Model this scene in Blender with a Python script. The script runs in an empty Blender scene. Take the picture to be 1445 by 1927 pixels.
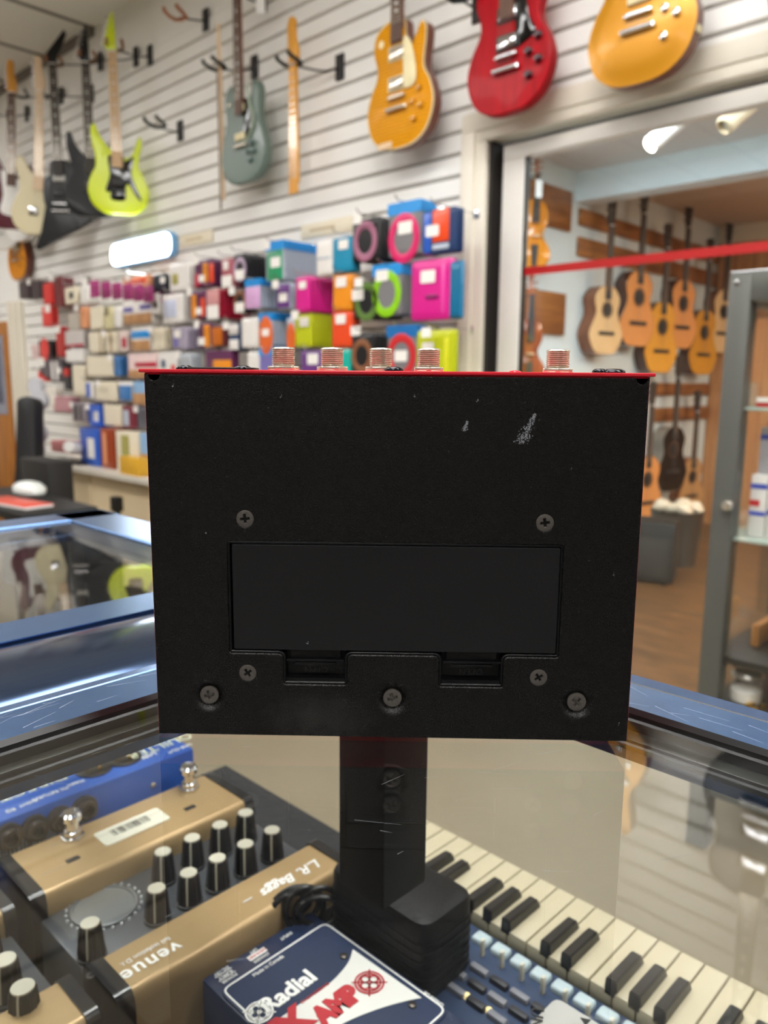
import bpy, bmesh, math, random
from mathutils import Vector, Matrix, Euler

random.seed(11)
SC = bpy.context.scene
COL = SC.collection
PI = math.pi

# ------------------------------------------------------------------ camera
# world: x runs along the slat wall, y goes away into it, z up; the shop floor is at z = -0.97
FPX, PITCH, YAW, ROLL, CAMH = 1468.8, math.radians(9.53), math.radians(46.12), math.radians(0.5), 0.2
IMW, IMH = 1445.0, 1927.0


def ray(px, py):
    a, d = (px - IMW / 2) / FPX, (py - IMH / 2) / FPX
    cr, sr, cp, sp = math.cos(ROLL), math.sin(ROLL), math.cos(PITCH), math.sin(PITCH)
    vx, vy = cr * a + sr * d, -sr * a + cr * d
    X, D, Z = vx, cp * vy + sp, -sp * vy + cp
    return Vector((X * math.sin(YAW) - Z * math.cos(YAW), X * math.cos(YAW) + Z * math.sin(YAW), -D))


EYE = Vector((0, 0, CAMH))
GZ = 0.10                # height of the counter glass; the eye is 0.1 m above it
K = 0.5                  # counters and pedal are drawn at twice their size, then set to their true size


def at_y(px, py, y):
    r = ray(px, py)
    return EYE + r * (y / r.y)


def at_x(px, py, x):
    r = ray(px, py)
    return EYE + r * (x / r.x)


def at_z(px, py, z):
    r = ray(px, py)
    return EYE + r * ((z - CAMH) / r.z)


cd = bpy.data.cameras.new('camera')
cam = bpy.data.objects.new('camera', cd)
COL.objects.link(cam)
cd.sensor_fit = 'HORIZONTAL'
cd.sensor_width = 36.0
cd.lens = 36.0 * FPX / IMW
cd.clip_start = 0.01
cd.clip_end = 60
c_, r_ = ray(IMW / 2, IMH / 2), ray(IMW / 2 + 500, IMH / 2) - ray(IMW / 2, IMH / 2)
u_ = ray(IMW / 2, IMH / 2 - 500) - ray(IMW / 2, IMH / 2)
f_, r_, u_ = c_.normalized(), r_.normalized(), u_.normalized()
cam.matrix_world = Matrix(((r_.x, u_.x, -f_.x, 0), (r_.y, u_.y, -f_.y, 0), (r_.z, u_.z, -f_.z, CAMH), (0, 0, 0, 1)))
cd.dof.use_dof = True
cd.dof.focus_distance = 0.209
cd.dof.aperture_fstop = 25.0
SC.camera = cam

# ------------------------------------------------------------------ world, exposure, light strengths
SC.view_settings.view_transform = 'Standard'
SC.view_settings.look = 'None'
SC.view_settings.gamma = 1.0
SC.view_settings.use_curve_mapping = False
SC.view_settings.exposure = 1.25
W = bpy.data.worlds.new('world')
SC.world = W
W.use_nodes = True
W.node_tree.nodes['Background'].inputs[0].default_value = (1.0, 0.95, 0.88, 1)
W.node_tree.nodes['Background'].inputs[1].default_value = 0.25
PANEL_LIGHT = 7.0        # ceiling troffers of the shop
PANEL_COLOR = (1.0, 0.985, 0.965)
ACOUSTIC_LIGHT = 13.0     # panels in the acoustic room
SPOT_LIGHT = 25.0
FLOOR_Z, CEIL_Z = -0.97, 2.23
WALL_Y = 2.4


# ------------------------------------------------------------------ materials
def lin(c):
    if isinstance(c, str):
        c = tuple(int(c[i:i + 2], 16) / 255 for i in (0, 2, 4))
    return tuple((v / 12.92 if v <= 0.04045 else ((v + 0.055) / 1.055) ** 2.4) for v in c) + (1.0,)


MATS = {}


def mat(name, color, rough=0.5, metal=0.0, var=0.06, scale=40.0, bump=0.0, bscale=200.0, coat=0.0, spec=0.5, emit=0.0,
        ecol=None, stretch=(1, 1, 1), detail=3.0):
    if name in MATS:
        return MATS[name]
    m = bpy.data.materials.new(name)
    m.use_nodes = True
    nt = m.node_tree
    b = nt.nodes['Principled BSDF']
    b.inputs['Roughness'].default_value = rough
    b.inputs['Metallic'].default_value = metal
    b.inputs['Specular IOR Level'].default_value = spec
    b.inputs['Coat Weight'].default_value = coat
    b.inputs['Coat Roughness'].default_value = 0.08
    c = lin(color)
    tc = nt.nodes.new('ShaderNodeTexCoord')
    mp = nt.nodes.new('ShaderNodeMapping')
    mp.inputs['Scale'].default_value = stretch
    nt.links.new(tc.outputs['Object'], mp.inputs[0])
    nz = nt.nodes.new('ShaderNodeTexNoise')
    nz.inputs['Scale'].default_value = scale
    nz.inputs['Detail'].default_value = detail
    nt.links.new(mp.outputs[0], nz.inputs['Vector'])
    mx = nt.nodes.new('ShaderNodeMix')
    mx.data_type = 'RGBA'
    mx.inputs[6].default_value = tuple(v * (1 - var) for v in c[:3]) + (1,)
    mx.inputs[7].default_value = tuple(min(1, v * (1 + var)) for v in c[:3]) + (1,)
    nt.links.new(nz.outputs['Fac'], mx.inputs[0])
    nt.links.new(mx.outputs[2], b.inputs['Base Color'])
    if bump:
        n2 = nt.nodes.new('ShaderNodeTexNoise')
        n2.inputs['Scale'].default_value = bscale
        n2.inputs['Detail'].default_value = 2.0
        nt.links.new(mp.outputs[0], n2.inputs['Vector'])
        bp = nt.nodes.new('ShaderNodeBump')
        bp.inputs['Strength'].default_value = bump
        bp.inputs['Distance'].default_value = 0.001
        nt.links.new(n2.outputs['Fac'], bp.inputs['Height'])
        nt.links.new(bp.outputs[0], b.inputs['Normal'])
    if emit:
        b.inputs['Emission Color'].default_value = (ecol or c[:3]) + ((1,) if len(ecol or c[:3]) == 3 else ())
        b.inputs['Emission Strength'].default_value = emit
    MATS[name] = m
    return m


def ramp_wood(name, dark, light, stretch, scale=6.0, rough=0.45, coat=0.0, dist=1.5, bump=0.0):
    """long grain: noise stretched along one axis"""
    if name in MATS:
        return MATS[name]
    m = bpy.data.materials.new(name)
    m.use_nodes = True
    nt = m.node_tree
    b = nt.nodes['Principled BSDF']
    b.inputs['Roughness'].default_value = rough
    b.inputs['Coat Weight'].default_value = coat
    tc = nt.nodes.new('ShaderNodeTexCoord')
    mp = nt.nodes.new('ShaderNodeMapping')
    mp.inputs['Scale'].default_value = stretch
    nt.links.new(tc.outputs['Object'], mp.inputs[0])
    nz = nt.nodes.new('ShaderNodeTexNoise')
    nz.inputs['Scale'].default_value = scale
    nz.inputs['Detail'].default_value = 6
    nz.inputs['Distortion'].default_value = dist
    nt.links.new(mp.outputs[0], nz.inputs['Vector'])
    rp = nt.nodes.new('ShaderNodeValToRGB')
    rp.color_ramp.elements[0].position = 0.3
    rp.color_ramp.elements[1].position = 0.7
    rp.color_ramp.elements[0].color = lin(dark)
    rp.color_ramp.elements[1].color = lin(light)
    nt.links.new(nz.outputs['Fac'], rp.inputs[0])
    nt.links.new(rp.outputs[0], b.inputs['Base Color'])
    MATS[name] = m
    return m


def glass_mat(name, tint=(1, 1, 1), ior=1.5, rough=0.0):
    """clear sheet: Fresnel mix of mirror and straight transmission, right for both faces of a slab"""
    m = bpy.data.materials.new(name)
    m.use_nodes = True
    nt = m.node_tree
    nt.nodes.clear()
    out = nt.nodes.new('ShaderNodeOutputMaterial')
    mix = nt.nodes.new('ShaderNodeMixShader')
    tr = nt.nodes.new('ShaderNodeBsdfTransparent')
    tr.inputs[0].default_value = tint + (1,)
    gl = nt.nodes.new('ShaderNodeBsdfGlossy')
    gl.inputs['Roughness'].default_value = rough
    gl.inputs['Color'].default_value = (1, 1, 1, 1)
    fr = nt.nodes.new('ShaderNodeFresnel')
    ge = nt.nodes.new('ShaderNodeNewGeometry')
    mr = nt.nodes.new('ShaderNodeMapRange')
    mr.inputs[3].default_value = ior
    mr.inputs[4].default_value = 1.0 / ior
    nt.links.new(ge.outputs['Backfacing'], mr.inputs[0])
    nt.links.new(mr.outputs[0], fr.inputs[0])
    nt.links.new(fr.outputs[0], mix.inputs[0])
    nt.links.new(tr.outputs[0], mix.inputs[1])
    nt.links.new(gl.outputs[0], mix.inputs[2])
    nt.links.new(mix.outputs[0], out.inputs[0])
    MATS[name] = m
    return m


# ------------------------------------------------------------------ mesh building
class G:
    def __init__(s):
        s.bm = bmesh.new()

    def _m(s, geom, mi):
        for f in geom:
            f.material_index = mi

    def box(s, x0, x1, y0, y1, z0, z1, mi=0, bev=0.0, seg=2, M=None):
        r = bmesh.ops.create_cube(s.bm, size=1)
        vs = r['verts']
        for v in vs:
            v.co = Vector(((x0 + x1) / 2 + v.co.x * (x1 - x0), (y0 + y1) / 2 + v.co.y * (y1 - y0), (z0 + z1) / 2 + v.co.z * (z1 - z0)))
        fs = {f for v in vs for f in v.link_faces}
        if bev:
            es = list({e for v in vs for e in v.link_edges})
            rb = bmesh.ops.bevel(s.bm, geom=es, offset=bev, segments=seg, profile=0.5, affect='EDGES', clamp_overlap=True)
            fs = set(rb['faces']) | {f for f in fs if f.is_valid}
            vs = list({v for f in fs for v in f.verts})
        s._m(fs, mi)
        if M:
            for v in vs:
                v.co = M @ v.co
        return s

    def ring(s, pts):
        return [s.bm.verts.new(p) for p in pts]

    def loft(s, rings, mi=0, cap0=True, cap1=True, closed=True):
        R = [s.ring(r) for r in rings]
        fs = []
        n = len(R[0])
        for a, b in zip(R, R[1:]):
            for i in range(n if closed else n - 1):
                j = (i + 1) % n
                fs.append(s.bm.faces.new((a[i], a[j], b[j], b[i])))
        if cap0:
            fs.append(s.bm.faces.new(R[0][::-1]))
        if cap1:
            fs.append(s.bm.faces.new(R[-1]))
        s._m(fs, mi)
        return s

    def tube(s, pts, r, mi=0, seg=10, caps=True, r2=None):
        pts = [Vector(p) for p in pts]
        n = len(pts)
        rings = []
        up = None
        for i, p in enumerate(pts):
            d = (pts[min(i + 1, n - 1)] - pts[max(i - 1, 0)]).normalized()
            if up is None:
                up = Vector((0, 0, 1)) if abs(d.z) < 0.9 else Vector((1, 0, 0))
            x = d.cross(up).normalized()
            y = x.cross(d).normalized()
            up = y
            rr = r if r2 is None else r + (r2 - r) * i / max(1, n - 1)
            rings.append([p + x * (rr * math.cos(2 * PI * k / seg)) + y * (rr * math.sin(2 * PI * k / seg)) for k in range(seg)])
        return s.loft(rings, mi, caps, caps)

    def lathe(s, prof, o=(0, 0, 0), axis=(0, 0, 1), mi=0, seg=24, cap0=True, cap1=True, hexn=0):
        ax = Vector(axis).normalized()
        t = Vector((1, 0, 0)) if abs(ax.x) < 0.9 else Vector((0, 1, 0))
        x = ax.cross(t).normalized()
        y = ax.cross(x)
        o = Vector(o)
        rings = [[o + ax * h + x * (r * math.cos(2 * PI * k / seg)) + y * (r * math.sin(2 * PI * k / seg)) for k in range(seg)] for r, h in prof]
        return s.loft(rings, mi, cap0, cap1)

    def prism(s, pts, fn, d0, d1, mi=0, bev=0.0, mside=None, mback=None):
        """2D outline, fn(u,v,d) -> 3D; d0 = front depth, d1 = back depth, front and back edges rounded by bev"""
        if bev:
            inn = offset_poly(pts, -bev)
            inn2 = offset_poly(pts, -bev * 0.3)
            sg = 1 if d1 > d0 else -1
            rings = [(inn, d0), (inn2, d0 + sg * bev * 0.3), (pts, d0 + sg * bev), (pts, d1 - sg * bev), (inn2, d1 - sg * bev * 0.3), (inn, d1)]
        else:
            rings = [(pts, d0), (pts, d1)]
        R = [s.ring([fn(u, v, d) for u, v in p]) for p, d in rings]
        fs = []
        n = len(pts)
        for a, b in zip(R, R[1:]):
            for i in range(n):
                j = (i + 1) % n
                fs.append(s.bm.faces.new((a[i], a[j], b[j], b[i])))
        s._m(fs, mi if mside is None else mside)
        for ring_, (p2, d_), mm_, rev in ((R[0], rings[0], mi, True), (R[-1], rings[-1], mi if mback is None else mback, False)):
            cap(s.bm, ring_, p2, mm_, rev)
        return s

    def obj(s, name, mats, parent=None, loc=(0, 0, 0), rot=(0, 0, 0), smooth=35):
        bmesh.ops.recalc_face_normals(s.bm, faces=s.bm.faces[:])
        me = bpy.data.meshes.new(name)
        s.bm.to_mesh(me)
        s.bm.free()
        for m in (mats if isinstance(mats, (list, tuple)) else [mats]):
            me.materials.append(m)
        me.shade_smooth()
        me.set_sharp_from_angle(angle=math.radians(smooth))
        o = bpy.data.objects.new(name, me)
        COL.objects.link(o)
        o.location = loc
        o.rotation_euler = rot
        if parent:
            o.parent = parent
        return o


def cap(bm, verts, pts, mi=0, rev=False):
    """fill a flat, possibly concave outline by ear cutting"""
    n = len(pts)
    ar = sum(pts[i][0] * pts[(i + 1) % n][1] - pts[(i + 1) % n][0] * pts[i][1] for i in range(n))
    idx = list(range(n)) if ar > 0 else list(range(n))[::-1]
    cr = lambda a, b, c: (b[0] - a[0]) * (c[1] - a[1]) - (b[1] - a[1]) * (c[0] - a[0])
    guard_ = 0
    while len(idx) > 3 and guard_ < 4000:
        guard_ += 1
        best = None
        m = len(idx)
        for k in range(m):
            i, j, l = idx[k - 1], idx[k], idx[(k + 1) % m]
            a, b, c = pts[i], pts[j], pts[l]
            area = cr(a, b, c)
            if area <= 1e-14:
                if abs(area) <= 1e-14:
                    best = (9, k); break
                continue
            if any(cr(a, b, pts[q]) >= -1e-13 and cr(b, c, pts[q]) >= -1e-13 and cr(c, a, pts[q]) >= -1e-13 for q in idx if q not in (i, j, l)):
                continue
            per = math.dist(a, b) ** 2 + math.dist(b, c) ** 2 + math.dist(c, a) ** 2
            if best is None or area / per > best[0]:
                best = (area / per, k)
        if best is None:
            break
        k = best[1]
        t = (verts[idx[k - 1]], verts[idx[k]], verts[idx[(k + 1) % m]])
        try:
            f = bm.faces.new(t)
            f.material_index = mi
        except ValueError:
            pass
        idx.pop(k)
    if len(idx) >= 3:
        try:
            f = bm.faces.new([verts[q] for q in idx])
            f.material_index = mi
        except ValueError:
            pass


def even_faces(o):
    w = o.modifiers.new('face_normals', 'WEIGHTED_NORMAL')
    w.keep_sharp = True
    w.weight = 70
    return o


def offset_poly(pts, d):
    """positive d grows an outline (either winding)"""
    n = len(pts)
    ar = sum(pts[i][0] * pts[(i + 1) % n][1] - pts[(i + 1) % n][0] * pts[i][1] for i in range(n))
    sg = 1 if ar > 0 else -1
    out = []
    for i in range(n):
        p0, p1, p2 = Vector(pts[i - 1]), Vector(pts[i]), Vector(pts[(i + 1) % n])
        a, b = (p1 - p0), (p2 - p1)
        a = a.normalized() if a.length > 1e-9 else Vector((1, 0))
        b = b.normalized() if b.length > 1e-9 else a
        na, nb = Vector((a.y, -a.x)) * sg, Vector((b.y, -b.x)) * sg
        m = na + nb
        l = m.length_squared
        m = m * (2 / l) if l > 0.3 else na
        out.append((p1.x + m.x * d, p1.y + m.y * d))
    return out


def spline(ctrl, per=6):
    n = len(ctrl)
    out = []
    for i in range(n):
        p0, p1, p2, p3 = (Vector(ctrl[(i + k) % n]) for k in (-1, 0, 1, 2))
        for k in range(per):
            t = k / per
            q = 0.5 * ((2 * p1) + (p2 - p0) * t + (2 * p0 - 5 * p1 + 4 * p2 - p3) * t * t + (3 * p1 - p0 - 3 * p2 + p3) * t ** 3)
            out.append((q.x, q.y))
    return out


def open_spline(ctrl, per=8):
    c = [Vector(p) for p in ctrl]
    c = [c[0] * 2 - c[1]] + c + [c[-1] * 2 - c[-2]]
    out = []
    for i in range(1, len(c) - 2):
        p0, p1, p2, p3 = c[i - 1:i + 3]
        for k in range(per):
            t = k / per
            out.append(0.5 * ((2 * p1) + (p2 - p0) * t + (2 * p0 - 5 * p1 + 4 * p2 - p3) * t * t + (3 * p1 - p0 - 3 * p2 + p3) * t ** 3))
    out.append(c[-2])
    return out


def roundpoly(pts, r, seg=4):
    n = len(pts)
    out = []
    for i in range(n):
        p0, p1, p2 = Vector(pts[i - 1]), Vector(pts[i]), Vector(pts[(i + 1) % n])
        a, b = (p0 - p1), (p2 - p1)
        rr = min(r, a.length * 0.49, b.length * 0.49)
        a.normalize(); b.normalize()
        s, e = p1 + a * rr, p1 + b * rr
        for k in range(seg + 1):
            t = k / seg
            q = s * (1 - t) ** 2 + p1 * 2 * t * (1 - t) + e * t * t
            out.append((q.x, q.y))
    return out


def rrect(x0, x1, y0, y1, r, seg=4):
    return roundpoly([(x0, y0), (x1, y0), (x1, y1), (x0, y1)], r, seg)


def circ(cx, cy, rx, ry=None, n=24):
    ry = rx if ry is None else ry
    return [(cx + rx * math.cos(2 * PI * k / n), cy + ry * math.sin(2 * PI * k / n)) for k in range(n)]


FRONT = lambda u, v, d: Vector((u, d, v))     # outline in x/z, depth along +y
FLAT = lambda u, v, d: Vector((u, v, d))      # outline in x/y, depth along z


def tag(o, label, cat, group=None, kind=None):
    o['label'] = label
    o['category'] = cat
    if group:
        o['group'] = group
    if kind:
        o['kind'] = kind
    return o


def thing(name, label, cat, loc=(0, 0, 0), rotz=0.0, group=None):
    o = bpy.data.objects.new(name, None)
    o.empty_display_size = 0.05
    COL.objects.link(o)
    o.location = loc
    o.rotation_euler = (0, 0, rotz)
    return tag(o, label, cat, group)


KIDS = {}


def dup(root, loc=None, label=None, group=None, rotz=None):
    """copy of a thing with copies of its parts and sub-parts"""
    def rec(o, par):
        c = o.copy()
        COL.objects.link(c)
        if par:
            c.parent = par
        for ch in list(o.children):
            rec(ch, c)
        return c
    r = rec(root, None)
    if loc is not None:
        r.location = loc
    if rotz is not None:
        r.rotation_euler = (0, 0, rotz)
    if label:
        r['label'] = label
    if group:
        r['group'] = group
    return r


def to_size(root, k):
    seen = set()

    def rec(o, top):
        if o.type == 'MESH' and o.data.name not in seen:
            seen.add(o.data.name)
            o.data.transform(Matrix.Diagonal((k, k, k, 1)))
        if not top:
            o.location = o.location * k
        for c in o.children:
            rec(c, False)
    rec(root, True)


def struct(name, g, m, smooth=35):
    o = g.obj(name, m, smooth=smooth)
    o['kind'] = 'structure'
    return o


def text(name, body, size, m, parent, M, depth=0.0002, bold=0.0, shear=0.0, align='CENTER', space=1.0, xscale=1.0):
    cu = bpy.data.curves.new(name, 'FONT')
    cu.body = body
    cu.size = size
    cu.extrude = depth
    cu.offset = bold
    cu.shear = shear
    cu.space_character = space
    cu.align_x = align
    cu.align_y = 'CENTER'
    t = bpy.data.objects.new(name, cu)
    COL.objects.link(t)
    dg = bpy.context.evaluated_depsgraph_get()
    me = bpy.data.meshes.new_from_object(t.evaluated_get(dg))
    bpy.data.objects.remove(t)
    bpy.data.curves.remove(cu)
    if xscale != 1.0:
        me.transform(Matrix.Diagonal((xscale, 1, 1, 1)))
    me.transform(M)
    me.materials.clear()
    me.materials.append(m)
    me.name = name
    o = bpy.data.objects.new(name, me)
    COL.objects.link(o)
    if parent:
        o.parent = parent
    return o


def frame(o, right, up):
    r, u = Vector(right).normalized(), Vector(up).normalized()
    n = r.cross(u)
    return Matrix(((r.x, u.x, n.x, o[0]), (r.y, u.y, n.y, o[1]), (r.z, u.z, n.z, o[2]), (0, 0, 0, 1)))


# palette
M_WHITE = mat('white_paint', 'f3f0ea', 0.55, var=0.03, scale=3)
M_SLAT = mat('slat_white', 'f3f1ec', 0.42, var=0.02, scale=2)
M_GROOVE = mat('groove_grey', '8f8a80', 0.7)
M_CEIL = mat('ceiling_tile', 'e9e5dc', 0.9, var=0.05, scale=60, bump=0.3, bscale=300)
M_TBAR = mat('ceiling_grid_grey', '77706a', 0.6)
M_TRIM = mat('trim_cream', 'e9e2d2', 0.45, var=0.03, scale=5)
M_DARKSLOT = mat('dark_slot', '2c2723', 0.8)
M_BLACK = mat('black_plastic', '0c0c0d', 0.45)
M_BLACKGLOSS = mat('black_gloss', '0a0a0b', 0.12, coat=0.5)
M_RUBBER = mat('black_rubber', '060607', 0.35, bump=0.2, bscale=400)
M_CHROME = mat('chrome', 'd8d8da', 0.12, 1.0, var=0.02)
M_NICKEL = mat('warm_nickel', 'e0d8ca', 0.2, .82, var=0.05)
M_DARKMETAL = mat('dark_metal', '3a3a3c', 0.35, 0.9)
M_GOLDPIN = mat('gold_pin', 'e0b25a', 0.25, 1.0)
M_PAPER = mat('paper_white', 'f2f0ec', 0.6, var=0.02)
M_INK = mat('ink_white', 'eeeeea', 0.5, var=0.0)
M_INKB = mat('ink_black', '111111', 0.5, var=0.0)

# ------------------------------------------------------------------ room
def build_room():
    # shop floor and acoustic floor
    g = G(); g.box(-9.5, 3.5, -4.2, WALL_Y, FLOOR_Z - .05, FLOOR_Z)
    struct('floor', g, mat('shop_floor_tan', '857a66', 0.45, var=0.16, scale=3, detail=6))
    g = G(); g.box(-2.72, 3.5, WALL_Y, 7.0, FLOOR_Z - .05, FLOOR_Z)
    m = ramp_wood('oak_planks', '402a16', '6b4727', (1.0, 5.0, 1), 2.6, 0.4)
    struct('floor_acoustic', g, m)
    # ceiling with grid bars
    g = G(); g.box(-9.5, 3.5, -4.2, WALL_Y, CEIL_Z, CEIL_Z + .05)
    struct('ceiling', g, M_CEIL)
    g = G()
    x = -4.70 - 0.625 * 7
    while x < 3.4:
        g.box(x - .014, x + .014, -4.2, WALL_Y - .001, CEIL_Z - .006, CEIL_Z + .002)
        x += 0.625
    y = WALL_Y - 1.25
    while y > -4:
        g.box(-9.5, 3.5, y - .014, y + .014, CEIL_Z - .0065, CEIL_Z + .002)
        y -= 1.25
    struct('trim_1', g, M_TBAR)
    g = G(); g.box(-9.5, -4.7, WALL_Y - .03, WALL_Y, CEIL_Z - .04, CEIL_Z)
    struct('trim_2', g, M_TBAR)
    # back walls out of view, closing the shop
    g = G(); g.box(-9.6, -9.5, -4.2, WALL_Y, FLOOR_Z, CEIL_Z)
    struct('wall_left', g, M_WHITE)
    g = G(); g.box(3.5, 3.6, -4.2, WALL_Y, FLOOR_Z, CEIL_Z)
    struct('wall_right', g, mat('grey_wall', '7d7973', 0.7))
    g = G(); g.box(-9.5, 3.5, -4.3, -4.2, FLOOR_Z, CEIL_Z)
    struct('wall_front', g, mat('grey_wall', '7d7973', 0.7))
    # slat wall: plain top band, slats with dark grooves
    zt = 1.95
    g = G()
    g.box(-5.95, 3.5, WALL_Y, WALL_Y + .12, zt, CEIL_Z)
    g.box(-9.5, -5.95, WALL_Y, WALL_Y + .12, .75, CEIL_Z)

    def slats(x0, x1, z0, z1, g):
        z = z1
        while z > z0 + .02:
            zb = max(z0, z - .0765)
            # slat face with a chamfered lower lip, groove above it
            g.loft([[Vector((X, WALL_Y - .0, zb)), Vector((X, WALL_Y - .014, zb + .004)), Vector((X, WALL_Y - .014, z - .011)),
                     Vector((X, WALL_Y - .006, z - .008)), Vector((X, WALL_Y, z - .008))] for X in (x0, x1)], 0)
            z = zb
        g.box(x0, x1, WALL_Y, WALL_Y + .12, z0, z1, 1)
    slats(-5.95, -1.907, -.44, zt, g)
    slats(-1.907, 3.5, 1.150, zt, g)
    slats(-9.5, -5.95, .62, .75, g)
    struct('wall_back', g, [M_SLAT, M_GROOVE])
    # beige base cabinet front and deck under the pegs
    g = G()
    g.box(-5.3, -1.92, WALL_Y - .30, WALL_Y + .1, FLOOR_Z, -.345, 0)
    for k in range(5):
        xx = -5.2 + k * .75
        g.box(xx, xx + .02, WALL_Y - .306, WALL_Y - .295, FLOOR_Z + .02, -.37, 0, .003)
    struct('baseboard_back', g, mat('beige_panel', 'dcc7a2', 0.5, var=.05, scale=4))
    g = G(); g.box(-5.0, -1.92, WALL_Y - .37, WALL_Y - .015, -.345, -.31, 0, .005)
    tag(g.obj('display_shelf', mat('shelf_grey', 'cfc8bb', 0.45)), 'long pale grey shelf running under the hanging packs', 'shelf')
    # white upright at the left end of the slats, brown door and poster
    g = G()
    for k in range(3):
        g.box(-5.99 - .055 * k, -5.945 - .055 * k, WALL_Y - .05 - .015 * k, WALL_Y + .1, FLOOR_Z, .75, 0, .004)
    struct('trim_3', g, M_TRIM)
    g = G(); g.box(-9.5, -6.12, WALL_Y - .02, WALL_Y + .1, FLOOR_Z, .62, 0)
    for xx in (-6.5, -7.2):
        g.box(xx - .25, xx + .25, WALL_Y - .035, WALL_Y - .02, -.85, .5, 0, .008)
    struct('door_1', g, ramp_wood('orange_wood', '9a5a1c', 'c98432', (6, 6, .7), 3, .4))
    g = G(); g.box(-6.95, -6.32, WALL_Y - .045, WALL_Y - .036, -.08, .52, 0)
    g.box(-6.9, -6.37, WALL_Y - .0465, WALL_Y - .045, 0, .46, 1)
    po = g.obj('poster', [mat('poster_grey', '9a9cab', .5, var=.3, scale=8), mat('poster_ink', '5b5f72', .5, var=.6, scale=6)])
    tag(po, 'grey blue poster pinned on the orange wooden door', 'poster')

    # ---- sliding glass doorway
    g = G()
    y0 = WALL_Y
    g.box(-1.907, -1.847, y0 - .03, y0 + .02, FLOOR_Z, 1.086, 0, .004)          # left casing
    g.box(-1.8475, -1.800, y0 - .018, y0 + .058, FLOOR_Z, 1.050, 0, .003)
    g.box(-1.907, 3.4, y0 - .03, y0 + .02, 1.085, 1.150, 0, .006)               # head casing
    g.box(-1.846, 3.4, y0 - .022, y0 + .058, 1.050, 1.0852, 0, .003)
    struct('trim_4', g, M_TRIM)
    g = G()
    g.box(-1.80, -1.735, y0 + .06, y0 + .12, FLOOR_Z, 1.05, 0)
    g.box(-1.735, 3.4, y0 + .06, y0 + .12, 1.028, 1.05, 0)
    g.box(-1.7995, -1.785, y0 + .0, y0 + .06, FLOOR_Z, 1.049, 0)
    struct('trim_5', g, M_DARKSLOT)
    # the sliding leaf: stile, head rail and glass
    dy = y0 + .03
    g = G()
    g.box(-1.745, -1.655, dy - .02, dy + .025, FLOOR_Z, .975, 0, .004)
    g.box(-1.745, 3.3, dy - .02, dy + .025, .975, 1.025, 0, .004)
    g.box(-1.745, 3.3, dy - .02, dy + .025, FLOOR_Z, FLOOR_Z + .08, 0, .004)
    d = struct('door_2', g, mat('door_grey_white', 'd8d4cc', .4, var=.03))
    g = G(); g.box(-1.66, 3.25, dy, dy + .006, FLOOR_Z + .07, .98)
    gp = g.obj('glass_pane', glass_mat('door_glass', (.97, .98, .98)), d)
    g = G(); g.box(-1.657, -1.648, dy - .012, dy + .012, FLOOR_Z + .07, .98)
    g.obj('glazing_seal', M_RUBBER, d)
    # red tape across the pane
    g = G()
    g.box(-1.652, 3.0, dy - .004, dy - .001, .575, .603, 0)
    tag(g.obj('safety_tape', mat('red_tape', 'b01818', .4)), 'red tape stretched across the sliding glass door', 'tape')


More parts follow.
